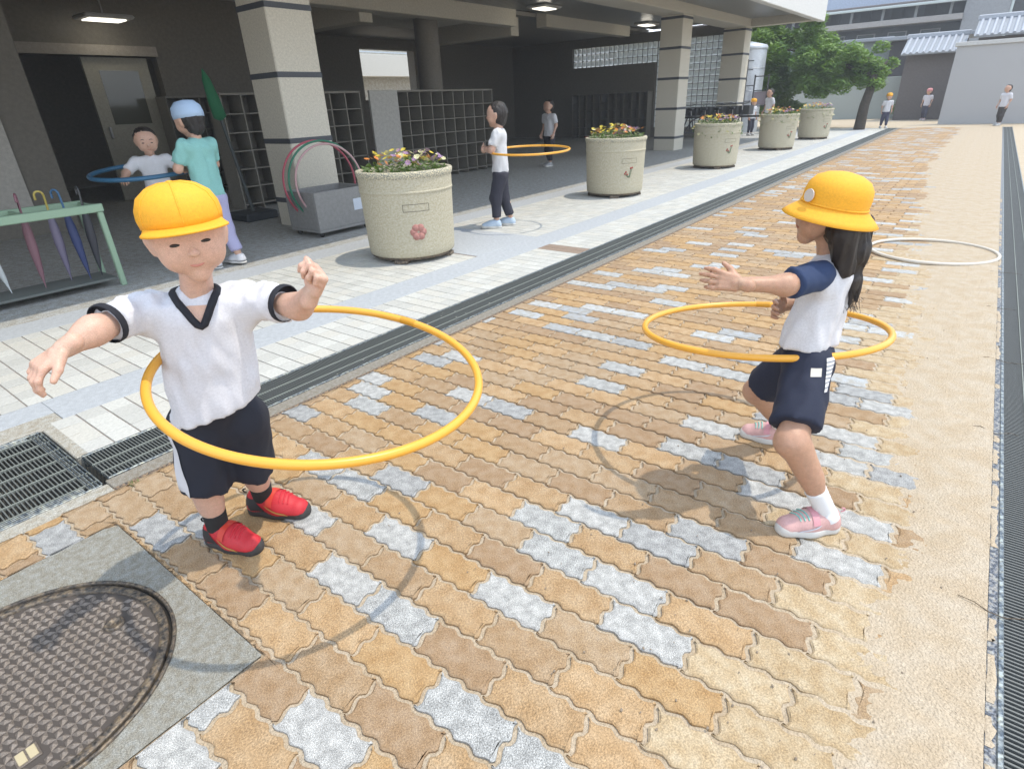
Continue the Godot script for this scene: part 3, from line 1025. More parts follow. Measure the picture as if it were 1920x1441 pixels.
	for i in seg:
		var a0 := TAU * i / seg
		var a1 := TAU * (i + 1) / seg
		var e := []
		for a in [a0, a1]:
			var dv := Vector2(cos(a), sin(a))
			var tx := (0.403 if dv.x > 0 else 0.482) / maxf(absf(dv.x), 1e-4)
			var tz := (0.88 if dv.y > 0 else 0.404) / maxf(absf(dv.y), 1e-4)
			var t := minf(tx, tz)
			e.append([Vector3(-1.538 + dv.x * 0.346, -0.001, 0.017 + dv.y * 0.346), Vector3(-1.538 + dv.x * t, -0.001, 0.017 + dv.y * t)])
		var steps := 8
		for k in steps:
			var q := []
			for w in [[0, k], [1, k], [1, k + 1], [0, k + 1]]:
				var v: Vector3 = e[w[0]][0].lerp(e[w[0]][1], float(w[1]) / steps)
				v.y += 0.004 * n1.get_noise_2d(v.x * 6.0, v.z * 6.0)
				q.append(v)
			outward(ap, q, q[0] - Vector3.UP)
	obj("concrete_apron", done(ap), mat("apron", Color(0.25, 0.24, 0.205), "concrete", 3.4, 0.95, "n_rough", 0.9), o)

func manhole() -> void:
	var o := thing("manhole_cover", Vector3(-1.538, 0, 0.017), "round brown cast iron manhole cover set in a square of concrete", "manhole cover")
	var iron := mat("iron", Color(0.18, 0.15, 0.125), "concrete", 5.0, 0.5, "n_fine", 0.5, 0.2)
	var rim := mat("iron_rim", Color(0.14, 0.115, 0.09), "dirt", 4.0, 0.5, "n_fine", 0.4, 0.5)
	obj("frame", lathe_mesh([Vector2(0.330, -0.03), Vector2(0.330, -0.03), Vector2(0.345, -0.03), Vector2(0.3455, 0.003), Vector2(0.344, 0.005), Vector2(0.339, 0.005), Vector2(0.337, 0.003), Vector2(0.337, -0.02)], 128), rim, o)
	obj("frame_seat", lathe_mesh([Vector2(0.337, -0.012), Vector2(0.32, -0.012)], 96), plain("gap", Color(0.02, 0.018, 0.016), 0.9), o)
	obj("cover_rim", lathe_mesh([Vector2(0.328, -0.02), Vector2(0.328, 0.001), Vector2(0.326, 0.003), Vector2(0.308, 0.003), Vector2(0.306, 0.001), Vector2(0.305, -0.0045)], 128), rim, o)
	obj("cover_plate", lathe_mesh([Vector2(0.308, -0.0045), Vector2(0, -0.0045)], 96), plain("iron_pit", Color(0.065, 0.053, 0.045), 0.7), o)
	var st := mb()
	var a := 0.0285
	for i in range(-12, 13):
		for j in range(-12, 13):
			var c := Vector2(i, j) * a
			c = c.rotated(0.62)
			for k in 2:
				var p := c + (Vector2(a * 0.5, 0) if k == 0 else Vector2(0, a * 0.5)).rotated(0.62)
				if p.length() > 0.294: continue
				if (p - Vector2(-0.02, -0.225)).length() < 0.03 or (p - Vector2(0.215, 0.03)).length() < 0.03: continue
				var u := (Vector2(1, 0) if k == 0 else Vector2(0, 1)).rotated(0.62)
				var v := Vector2(-u.y, u.x)
				var top := Vector3(p.x, 0.0016, p.y)
				var ring := []
				for w in [u * 0.0148, v * 0.0084, -u * 0.0148, -v * 0.0084]: ring.append(Vector3(p.x + w.x, -0.0046, p.y + w.y))
				st.set_smooth_group(-1)
				for w in 4: outward(st, [ring[w], ring[(w + 1) % 4], top], Vector3(p.x, -0.02, p.y))
	var studs := obj("raised_pattern", done(st), iron, o)
	studs.set_meta("kind", "stuff")
	var boss := mb()
	lathe(boss, [Vector2(0.024, -0.005), Vector2(0.023, 0.001), Vector2(0.018, 0.0015), Vector2(0.016, -0.001), Vector2(0, -0.001)], 24, Transform3D(Basis.IDENTITY, Vector3(-0.02, 0, -0.225)))
	obj("lifting_boss", done(boss), rim, o)
	var pit := mb()
	box(pit, Vector3(0.192, -0.005, 0.012), Vector3(0.236, -0.001, 0.056), 0.001)
	obj("marker_pocket", done(pit), iron, o)
	for k in 2:
		var b := mb()
		box(b, Vector3(-0.017, -0.003, -0.008), Vector3(0.017, 0.002, 0.008), 0.001, Transform3D(Basis(Vector3.UP, 0.0), Vector3(0.214, 0, 0.024 + 0.02 * k)))
		obj("marker_plate", done(b), plain("marker", Color(0.45, 0.38, 0.24), 0.7), o)

# a bar grating in a trench: bars across, rods along
func grating(o: Node3D, x0: float, x1: float, z0: float, z1: float, pitch: float, rods: Array, frame: float, bar_m: Material, frame_m: Material) -> void:
	var bar := box_mesh(Vector3(x0, -0.026, -0.0021), Vector3(x1, -0.003, 0.0021))
	var spots := []
	var z := z0 - pitch * 0.5
	while z > z1:
		spots.append(Transform3D(Basis.IDENTITY, Vector3(0, 0, z)))
		z -= pitch
	many("bars", bar, bar_m, spots, [], o)
	for x in rods:
		var st := mb()
		box(st, Vector3(x - 0.0019, -0.012, z1), Vector3(x + 0.0019, 0.0, z0), 0.0008)
		obj("rod", done(st), plain("rod", Color(0.25, 0.27, 0.24), 0.6, 0.3), o)
	for e in [[x0 - frame, x0], [x1, x1 + frame]]:
		obj("frame_rail", box_mesh(Vector3(e[0], -0.05, z1), Vector3(e[1], 0.001, z0), 0.002), frame_m, o)
	var tr := mb()
	box(tr, Vector3(x0, -0.33, z1), Vector3(x1, -0.32, z0))
	obj("trench_floor", done(tr), plain("trench", Color(0.16, 0.155, 0.14), 0.95), o)
	for e in [[x0 - frame, x0 - 0.001], [x1 + 0.001, x1 + frame]]:
		obj("trench_wall", box_mesh(Vector3(e[0], -0.33, z1), Vector3(e[1], -0.051, z0)), plain("trench_wall", Color(0.24, 0.235, 0.21), 0.95), o)

func drains() -> void:
	var steel := plain("bar_steel", Color(0.15, 0.158, 0.148), 0.6, 0.2)
	var rail := mat("rail_steel", Color(0.20, 0.225, 0.235), "dirt", 3.0, 0.45, "", 1.0, 0.55)
	var o := thing("drain_grating", Vector3.ZERO, "long dark steel trench grating between pale square tiles and wavy pavers", "drain")
	grating(o, -2.598, -2.352, -0.484, END, 0.0125, [-2.498, -2.41], 0.013, steel, rail)
	var lip := mb()
	box(lip, Vector3(-2.338, -0.06, END), Vector3(-2.262, -0.0035, -0.47), 0.003)
	obj("concrete_lip", done(lip), mat("lip", Color(0.25, 0.225, 0.185), "concrete", 4.0, 0.95, "n_rough", 1.2), o)
	var soil := mb()
	box(soil, Vector3(-2.2625, -0.06, END), Vector3(-2.232, -0.0075, 0.9))
	obj("soil_strip", done(soil), mat("soil", Color(0.19, 0.14, 0.10), "dirt", 6.0, 0.95, "n_rough", 1.5), o)
	# the square gully grate at the near end
	var q := thing("gully_grate", Vector3.ZERO, "square steel gully grate in a concrete collar at the end of the long drain", "drain")
	grating(q, -2.995, -2.318, 0.35, -0.452, 0.0135, [-2.868, -2.758, -2.66, -2.555, -2.452, -2.36, -2.96], 0.012, steel, rail)
	for i in 4:
		obj("edge_bar", box_mesh(Vector3(-2.995, -0.03, -0.456 - 0.0005 + 0.012 * i), Vector3(-2.318, 0.0012, -0.451 + 0.012 * i), 0.001), rail, q)
	for x in [-2.99, -2.325]:
		for i in 3: obj("edge_bar", box_mesh(Vector3(x + 0.0, -0.03, -0.40), Vector3(x + 0.006, 0.0008, 0.35), 0.001) if i == 0 else box_mesh(Vector3(x + (0.012 if x < -2.6 else -0.012) * i, -0.03, -0.40), Vector3(x + (0.012 if x < -2.6 else -0.012) * i + 0.005, 0.0008, 0.35), 0.001), rail, q)
	var col := mat("collar", Color(0.38, 0.355, 0.30), "concrete", 2.6, 0.95, "n_rough", 1.0)
	var cb := mb()
	box(cb, Vector3(-3.166, -0.07, -0.56), Vector3(-3.008, -0.001, 0.35), 0.004)
	box(cb, Vector3(-3.007, -0.07, -0.56), Vector3(-2.614, -0.001, -0.466), 0.004)
	box(cb, Vector3(-2.3055, -0.07, -0.467), Vector3(-2.2335, -0.001, 0.35), 0.004)
	obj("collar", done(cb), col, q)
	# right-hand drain
	var p := thing("drain_grating", Vector3.ZERO, "dark fine-barred trench grating with sand on its frame beside the sandy strip", "drain")
	grating(p, 0.318, 0.505, 0.6, END, 0.0125, [0.385, 0.452], 0.012, plain("bar_dull", Color(0.15, 0.155, 0.148), 0.6, 0.2), rail)
	obj("angle_frame", box_mesh(Vector3(0.2838, -0.06, END), Vector3(0.3055, 0.0015, 0.6), 0.002), mat("angle", Color(0.17, 0.175, 0.185), "dirt", 5.0, 0.5, "", 1.0, 0.3), p)
	# patches of sand caked on the angle
	var st := mb()
	st.set_smooth_group(1)
	var g := RandomNumberGenerator.new()
	g.seed = 8
	var z := -0.6
	while z > -9.0:
		var l := g.randf_range(0.03, 0.22)
		if g.randf() < 0.62:
			var n := 9
			var pts := []
			for i in n:
				var t := float(i) / (n - 1)
				pts.append([Vector3(0.284 + g.randf() * 0.004, 0.0024, z - l * t), Vector3(0.2945 + g.randf_range(-0.003, 0.003), 0.0042 * sin(PI * clampf(t, 0.08, 0.92)) + 0.0016, z - l * t), Vector3(0.3055 - g.randf() * 0.006 * (1.0 + 2.0 * absf(t - 0.5)), 0.0021, z - l * t)])
			for i in n - 1:
				for k in 2: outward(st, [pts[i][k], pts[i][k + 1], pts[i + 1][k + 1], pts[i + 1][k]], pts[i][k] - Vector3.UP)
		z -= l + g.randf_range(0.0, 0.08)
	var cake := obj("caked_sand", done(st), mats.sand, p)
	cake.set_meta("kind", "stuff")
	var fl := mb()
	fl.set_smooth_group(-1)
	for i in 46:
		var c := Vector3(g.randf_range(-2.58, -2.36), 0.0012, -0.7 - 5.0 * g.randf() if i % 2 else -2.3 - 0.9 * g.randf())
		var w := g.randf() * TAU
		var sz := g.randf_range(0.003, 0.008)
		var u := Vector3(cos(w), 0.1, sin(w)) * sz
		var v := Vector3(-sin(w), 0.2, cos(w)) * sz * 0.5
		for p3 in [c - u, c + v, c + u, c - u, c + u, c - v]: fl.add_vertex(p3)
	var flecks := obj("fallen_petals", done(fl), plain("petal_litter", Color(0.5, 0.48, 0.42), 0.9), o)
	flecks.set_meta("kind", "stuff")
	for e in [[-1.55, 0.20], [-2.6, 0.14], [-3.4, 0.22], [-4.3, 0.15], [-5.2, 0.2]]:
		var path := []
		for i in 7: path.append(Vector3(0.22 + e[1] * i / 6.0, 0.007 + 0.004 * sin(i * 1.7), e[0] + 0.012 * sin(i * 1.3 + e[0])))
		obj("dry_twig", tube_mesh(path, [0.0008, 0.0012, 0.0014, 0.0014, 0.0012, 0.001, 0.0006], 5), plain("twig", Color(0.12, 0.09, 0.06), 0.9), p)
	# grass tufts and litter at the drains
	for e in [[Vector3(-2.215, -0.006, -0.53), 26, 0.022, "small green grass tuft by the corner of the square gully grate"], [Vector3(0.40, -0.01, -1.22), 18, 0.03, "small weed growing through the fine-barred grating"], [Vector3(0.42, -0.01, -1.9), 14, 0.03, "thin weed lying in the fine-barred grating beside sand"]]:
		var b := mb()
		for i in e[1]:
			var w := g.randf() * TAU
			var root: Vector3 = e[0] + Vector3(g.randf_range(-0.012, 0.012), 0, g.randf_range(-0.018, 0.018))
			var lean := Vector3(cos(w), 0, sin(w)) * g.randf_range(0.3, 1.0)
			var tip: Vector3 = root + (Vector3.UP + lean).normalized() * e[2] * g.randf_range(0.6, 1.3)
			var sd := lean.cross(Vector3.UP).normalized() * 0.0014
			b.set_smooth_group(-1)
			for v in [root - sd, root + sd, tip]: b.add_vertex(v)
		tag(obj(numbered("grass_tuft"), done(b), plain("grass", Color(0.10, 0.17, 0.035), 0.7), self), e[3], "grass")

func pavement() -> void:
	var o := structure("pavement", "pale square tiles with smooth blue grey strips in front of the school")
	var base := mb()
	base.set_smooth_group(1)
	var ym := -0.0042
	for e in [[-3.058, -2.612, -0.56, END], [-4.612, -3.354, 0.9, END]]:
		quad(base, Vector3(e[0], ym, e[2]), Vector3(e[1], ym, e[2]), Vector3(e[1], ym, e[3]), Vector3(e[0], ym, e[3]))
	obj("joint_mortar", done(base), mat("mortar", Color(0.26, 0.22, 0.19), "concrete", 3.0, 0.95), o)
	var strip := mat("strip", Color(0.40, 0.42, 0.44), "fine", 1.6, 0.85, "n_fine", 0.3)
	for e in [[-3.353, -3.059, 0.9, -0.562], [-4.915, -4.613, 0.9, END]]:
		if e[0] > -3.4:
			obj("smooth_strip", box_mesh(Vector3(-3.353, -0.06, -0.5605), Vector3(-3.167, -0.0005, 0.9), 0.002), strip, o)
			obj("smooth_strip", box_mesh(Vector3(-3.353, -0.06, END), Vector3(-3.059, -0.0005, -0.5615), 0.002), strip, o)
		else:
			obj("smooth_strip", box_mesh(Vector3(e[0], -0.06, END), Vector3(e[1], -0.0005, 0.9), 0.002), strip, o)
	obj("smooth_strip", box_mesh(Vector3(-4.6115, -0.06, -4.76), Vector3(-3.3545, -0.0007, -3.852), 0.002), strip, o)
	obj("concrete_slab", box_mesh(Vector3(-6.9, -0.06, END), Vector3(-4.9165, -0.001, 3.0), 0.003), mat("slab", Color(0.38, 0.375, 0.35), "concrete", 1.2, 0.9, "n_fine", 0.5), o)
	var px := 0.1145
	var pz := 0.1035
	var tile := box_mesh(Vector3(-px * 0.5 + 0.0036, -0.02, -pz * 0.5 + 0.0028), Vector3(px * 0.5 - 0.0036, 0, pz * 0.5 - 0.0028), 0.0016)
	var ms := []
	for c in [Color(0.50, 0.495, 0.46), Color(0.54, 0.535, 0.495), Color(0.47, 0.465, 0.43), Color(0.52, 0.505, 0.455)]: ms.append(mat("tile%d" % ms.size(), c, "fine", 3.1 + ms.size() * 0.3, 0.85, "n_fine", 0.4))
	var brown := mat("tile_brown", Color(0.27, 0.20, 0.15), "stone", 3.0, 0.85)
	var g := RandomNumberGenerator.new()
	g.seed = 21
	var list := []
	for k in range(-12, 226):
		var z := -0.61 - pz * (k + 0.5)
		if z < END + 0.06: break
		for i in 15:
			var x: float
			if i < 4: x = -2.612 - px * (i + 0.5) * 0.972
			else: x = -3.354 - px * (i - 3.5) * 0.999
			if i < 4 and z > -0.56 + pz * 0.49: continue
			if z > 0.75: continue
			if i >= 4 and z < -3.852 + pz * 0.4 and z > -4.76 - pz * 0.4: continue
			var d := Vector3(x, 0, z).distance_to(Vector3(-1.6, 0, -0.9))
			if z > -0.35: d = 60.0
			if i < 4 and z > -0.62: d = 0.0
			list.append([d, Vector3(x, g.randf_range(-0.0006, 0.0006), z), i < 4 and z < -4.36 and z > -4.55, g.randi() % 4, g.randf_range(-0.004, 0.004), g.randf_range(-0.004, 0.004)])
	list.sort_custom(func(a, b): return a[0] < b[0])
	var spots := []
	var cols := []
	for i in list.size():
		var e: Array = list[i]
		var b := Basis(Vector3(1, 0, 0), e[4]) * Basis(Vector3(0, 0, 1), e[5])
		if i < 300:
			var t := obj("tile", tile, brown if e[2] else ms[e[3]], o, e[1])
			t.basis = b
		else:
			spots.append(Transform3D(b, e[1]))
			var c: Color = [Color(0.50, 0.495, 0.46), Color(0.54, 0.535, 0.495), Color(0.47, 0.465, 0.43), Color(0.52, 0.505, 0.455)][e[3]]
			if e[2]: c = Color(0.27, 0.20, 0.15)
			cols.append(Color(c.r / 0.54, c.g / 0.54, c.b / 0.54))
	var m: StandardMaterial3D = ms[0].duplicate()
	m.albedo_color = Color(1, 1, 1)
	m.vertex_color_use_as_albedo = true
	many("tiles_far", tile, m, spots, cols, o)

func ground() -> void:
	var o := structure("ground", "pale sandy school yard ground")
	var st := mb()
	st.set_smooth_group(1)
	var r := 260.0
	for e in [[-r, r, END + 0.0, -r, -0.004], [0.5175, r, 60.0, END, -0.004], [-r, -6.88, 60.0, END, -0.03], [-6.9, 0.52, 60.0, 0.9, -0.02]]:
		quad(st, Vector3(e[0], e[4], e[2]), Vector3(e[1], e[4], e[2]), Vector3(e[1], e[4], e[3]), Vector3(e[0], e[4], e[3]))
	quad(st, Vector3(-7, -0.35, 1), Vector3(0.6, -0.35, 1), Vector3(0.6, -0.35, END), Vector3(-7, -0.35, END))
	obj("yard", done(st), mat("yard", Color(0.47, 0.385, 0.275), "sand", 1.1, 0.95, "n_rough", 0.5), o)

# ---------------------------------------------------------------- the school building
func building() -> void:
	var o := thing("school_building", Vector3(-6.3, 0, -10), "school building with a deep covered porch on square banded columns", "building")
	var at := -o.position
	var P := func(called: String, lo: Vector3, hi: Vector3, m: Material, bevel := 0.0, parent: Node = null) -> MeshInstance3D:
		return obj(called, box_mesh(lo, hi, bevel), m, parent if parent else o, at if parent == null else Vector3.ZERO)
	var face := mat("column_face", Color(0.60, 0.56, 0.465), "fine", 2.2, 0.8, "n_fine", 0.5)
	var band := mat("band", Color(0.06, 0.065, 0.075), "fine", 3.0, 0.6)
	var beam := mat("beam", Color(0.50, 0.47, 0.40), "fine", 1.4, 0.85)
	var white := mat("fascia", Color(0.62, 0.62, 0.60), "fine", 1.2, 0.8)
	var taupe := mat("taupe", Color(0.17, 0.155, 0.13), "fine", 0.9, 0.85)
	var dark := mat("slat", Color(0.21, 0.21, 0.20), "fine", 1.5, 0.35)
	var cols := [[-6.59, -4.53, -3.975], [-6.61, -15.09, -14.53], [-6.69, -19.5, -18.95], [-6.6, 5.6, 6.15]]
	for c in cols:
		var col: MeshInstance3D = P.call("column", Vector3(c[0], -0.05, c[1]), Vector3(-6.07, 2.86, c[2]), face, 0.012)
		for y in [0.29, 0.93, 1.575, 2.2, 2.80]:
			P.call("band", Vector3(c[0] - 0.004, y - 0.027, c[1] - 0.004), Vector3(-6.066, y + 0.027, c[2] + 0.004), band, 0.004, col)
	P.call("beam", Vector3(-6.64, 2.858, -19.55), Vector3(-6.04, 3.12, 7.0), beam, 0.01)
	P.call("beam", Vector3(-9.25, 2.74, -12.1), Vector3(-8.95, 3.10, 7.0), beam, 0.01)
	P.call("beam", Vector3(-9.25, 2.80, -17.6), Vector3(-8.95, 3.10, -13.3), beam, 0.01)
	P.call("beam", Vector3(-6.039, 2.862, -19.55), Vector3(-4.36, 3.10, -19.25), beam, 0.01)
	P.call("beam", Vector3(-12.0, 2.60, -8.2), Vector3(-9.26, 2.98, -7.9), beam, 0.01)
	P.call("beam", Vector3(-12.0, 2.60, -12.6), Vector3(-9.26, 2.98, -12.3), beam, 0.01)
	P.call("fascia", Vector3(-4.36, 2.83, -19.56), Vector3(-4.2, 4.0, 7.0), white, 0.012)
	P.call("fascia", Vector3(-6.6, 3.101, -19.57), Vector3(-4.361, 4.0, -19.3), white, 0.012)
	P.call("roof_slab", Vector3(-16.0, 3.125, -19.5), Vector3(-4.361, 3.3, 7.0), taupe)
	P.call("upper_storey", Vector3(-16.0, 3.301, -19.4), Vector3(-6.2, 7.5, 7.0), white)
	# ceiling slats
	var s1 := box_mesh(Vector3(-6.03, 3.05, -0.066), Vector3(-4.365, 3.08, 0.066), 0.006)
	var s2 := box_mesh(Vector3(-8.94, 3.05, -0.066), Vector3(-6.65, 3.08, 0.066), 0.006)
	for i in 128:
		var z := -19.1 + i * 0.145
		if z > -0.6: break
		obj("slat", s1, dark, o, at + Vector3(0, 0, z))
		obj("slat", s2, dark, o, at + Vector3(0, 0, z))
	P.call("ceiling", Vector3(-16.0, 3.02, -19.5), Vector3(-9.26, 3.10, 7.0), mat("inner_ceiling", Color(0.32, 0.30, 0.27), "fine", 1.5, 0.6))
	P.call("light_well", Vector3(-11.6, 2.90, -11.8), Vector3(-9.6, 3.00, -9.0), mat("cream", Color(0.55, 0.53, 0.46), "fine", 1.0, 0.8))
	# walls
	var floor_m := mat("porch_floor", Color(0.38, 0.375, 0.35), "concrete", 1.0, 0.8, "n_fine", 0.4)
	P.call("porch_floor", Vector3(-16, -0.08, -19.6), Vector3(-6.901, -0.002, 7.0), floor_m)
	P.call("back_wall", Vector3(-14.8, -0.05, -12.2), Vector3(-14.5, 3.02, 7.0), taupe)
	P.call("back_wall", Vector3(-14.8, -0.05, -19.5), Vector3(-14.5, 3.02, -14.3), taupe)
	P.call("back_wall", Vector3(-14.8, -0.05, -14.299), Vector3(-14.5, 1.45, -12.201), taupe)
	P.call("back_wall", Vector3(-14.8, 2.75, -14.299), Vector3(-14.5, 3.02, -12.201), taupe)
	P.call("side_wall", Vector3(-16.0, -0.05, 6.6), Vector3(-6.7, 3.02, 6.9), taupe)
	P.call("door_wall", Vector3(-11.4, 2.12, -5.15), Vector3(-11.2, 3.02, -2.6), taupe)
	P.call("door_wall", Vector3(-11.4, -0.05, -6.9), Vector3(-11.2, 3.02, -5.151), taupe)
	P.call("door_wall", Vector3(-11.4, -0.05, -3.15), Vector3(-11.2, 2.119, -2.6), taupe)
	P.call("door_head", Vector3(-11.199, 2.12, -5.15), Vector3(-11.12, 2.26, -2.95), mat("door_trim", Color(0.33, 0.295, 0.25), "fine", 1.0, 0.7))
	P.call("wall_pier", Vector3(-9.6, -0.05, -2.6), Vector3(-8.9, 3.02, -0.6), taupe)
	P.call("wall_panel", Vector3(-8.9, 0.3, -2.2), Vector3(-8.86, 1.52, -0.7), mat("panel", Color(0.42, 0.40, 0.36), "fine", 1.0, 0.7), 0.005)
	var door: MeshInstance3D = P.call("door", Vector3(-11.3, 0.0, -5.0), Vector3(-11.24, 2.10, -4.05), mat("door", Color(0.34, 0.32, 0.26), "fine", 1.3, 0.6), 0.004)
	P.call("pane", Vector3(-11.245, 1.15, -4.82), Vector3(-11.235, 1.92, -4.25), plain("dark_pane", Color(0.10, 0.10, 0.08), 0.1), 0.0, door)
	P.call("handle", Vector3(-11.24, 0.95, -4.16), Vector3(-11.19, 1.12, -4.13), plain("chrome", Color(0.5, 0.5, 0.5), 0.3, 0.9), 0.005, door)
	var rc := mb()
	lathe(rc, [Vector2(0.26, 0.0), Vector2(0.26, 3.02)], 40, Transform3D(Basis.IDENTITY, Vector3(-10.2, 0, -10.5)))
	obj("round_column", done(rc), mat("round", Color(0.22, 0.20, 0.17), "fine", 1.0, 0.7), o, at)
	# end wall with glass blocks: a full-height field beside the last column, a strip above the wall
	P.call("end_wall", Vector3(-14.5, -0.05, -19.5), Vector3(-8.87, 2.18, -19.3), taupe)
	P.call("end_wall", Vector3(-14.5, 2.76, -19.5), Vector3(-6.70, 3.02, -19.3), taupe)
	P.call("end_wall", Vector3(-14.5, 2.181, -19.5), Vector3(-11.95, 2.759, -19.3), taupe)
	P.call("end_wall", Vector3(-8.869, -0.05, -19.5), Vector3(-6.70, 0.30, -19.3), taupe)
	var gw := Node3D.new()
	gw.name = "glass_block_wall"
	o.add_child(gw)
	gw.position = at
	var frost := StandardMaterial3D.new()
	frost.albedo_color = Color(0.90, 0.95, 0.94, 0.5)
	frost.transparency = BaseMaterial3D.TRANSPARENCY_ALPHA
	frost.roughness = 0.2
	frost.backlight_enabled = true
	frost.backlight = Color(1, 1, 1)
	var joint := plain("glass_joint", Color(0.16, 0.165, 0.16), 0.8)
	var bl := mb()
	box(bl, Vector3(-0.079, -0.079, -0.006), Vector3(0.079, 0.079, 0.006), 0.004)
	# each block: a pillowed face with a raised square in its middle
	box(bl, Vector3(-0.062, -0.062, 0.006), Vector3(0.062, 0.062, 0.03), 0.018)
	box(bl, Vector3(-0.03, -0.03, 0.03), Vector3(0.03, 0.03, 0.042), 0.01)
	var block := done(bl)
	var cells := []
	for i in 12:
		for j in 14: cells.append(Vector3(-6.79 - 0.1725 * (i + 0.5), 0.30 + 0.1757 * (j + 0.5), -19.4))
	for i in 18:
		for j in 3: cells.append(Vector3(-8.87 - 0.1711 * (i + 0.5), 2.182 + 0.1925 * (j + 0.5), -19.4))
	for c in cells:
		var b := obj("glass_block", block, frost, gw, c)
		if c.x < -8.87: b.scale = Vector3(1, 1.1, 1)
	var grid := mb()
	for i in 13: box(grid, Vector3(-6.79 - 0.1725 * i - 0.006, 0.30, -19.44), Vector3(-6.79 - 0.1725 * i + 0.006, 2.76, -19.375))
	for j in 15: box(grid, Vector3(-8.87, 0.30 + 0.1757 * j - 0.006, -19.436), Vector3(-6.79, 0.30 + 0.1757 * j + 0.006, -19.378))
	for i in 19: box(grid, Vector3(-8.87 - 0.1711 * i - 0.006, 2.182, -19.441), Vector3(-8.87 - 0.1711 * i + 0.006, 2.76, -19.374))
	for j in 4: box(grid, Vector3(-11.95, 2.182 + 0.1925 * j - 0.006, -19.437), Vector3(-8.87, 2.182 + 0.1925 * j + 0.006, -19.379))
	obj("joint_grid", done(grid), joint, gw)
	# ceiling lamps, lit
	for e in [[Vector3(-8.2, 3.045, -12.1), 0.0], [Vector3(-8.25, 3.045, -17.2), 0.0], [Vector3(-10.75, 2.6, -4.35), 0.0]]:
		var p: Vector3 = e[0]
		var lamp := thing("ceiling_lamp", p, ["lit oblong ceiling lamp above the porch nearest the far glass blocks", "lit oblong ceiling lamp on the porch slats between the square columns", "lit oblong ceiling lamp in front of the glazed door"][int(absf(p.z) < 13.0) if p.z < -6.0 else 2], "lamp", "porch ceiling lamps")
		if p.y < 2.9:
			obj("stem", box_mesh(Vector3(-0.01, 0.0, -0.01), Vector3(0.01, 0.42, 0.01)), plain("lamp_stem", Color(0.3, 0.3, 0.3), 0.5), lamp)
		obj("lamp_housing", box_mesh(Vector3(-0.24, -0.05, -0.34), Vector3(0.24, 0.004, 0.34), 0.04), plain("housing", Color(0.45, 0.44, 0.42), 0.6), lamp)
		var em := plain("lamp_glow", Color(0.9, 0.9, 0.85), 0.6)
		em.emission_enabled = true
		em.emission = Color(1, 0.98, 0.92)
		em.emission_energy_multiplier = 2.2
		obj("diffuser", box_mesh(Vector3(-0.15, -0.068, -0.25), Vector3(0.15, -0.051, 0.25), 0.006), em, lamp)
		var li := OmniLight3D.new()
		li.name = "lamp_light"
		li.light_energy = 0.15
		li.light_color = Color(1, 0.97, 0.9)
		li.light_size = 0.15
		li.omni_range = 12.0
		li.omni_attenuation = 2.0
		li.shadow_enabled = true
		lamp.add_child(li)
		li.position = Vector3(0, -0.1, 0)

# an open shoe locker: a case with dividers and shelves, shoes left dark
func locker(called: String, at: Vector3, width: float, height: float, cells_x: int, cells_y: int, turn: float, label: String, group: String) -> Node3D:
	var o := thing(called, at, label, "shelf", group, turn)
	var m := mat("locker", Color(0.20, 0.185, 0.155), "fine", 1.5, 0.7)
	var d := 0.36
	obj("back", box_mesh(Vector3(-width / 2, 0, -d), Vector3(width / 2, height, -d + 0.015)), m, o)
	obj("top", box_mesh(Vector3(-width / 2 - 0.01, height, -d), Vector3(width / 2 + 0.01, height + 0.03, 0.01), 0.004), m, o)
	for i in cells_x + 1:
		var x := -width / 2 + width * i / cells_x
		obj("divider", box_mesh(Vector3(x - 0.009, 0.0, -d + 0.016), Vector3(x + 0.009, height, 0.0)), m, o)
	for j in cells_y:
		var y := 0.06 + (height - 0.06) * j / cells_y
		obj("shelf_board", box_mesh(Vector3(-width / 2, y, -d + 0.016), Vector3(width / 2, y + 0.014, -0.006)), m, o)
	return o

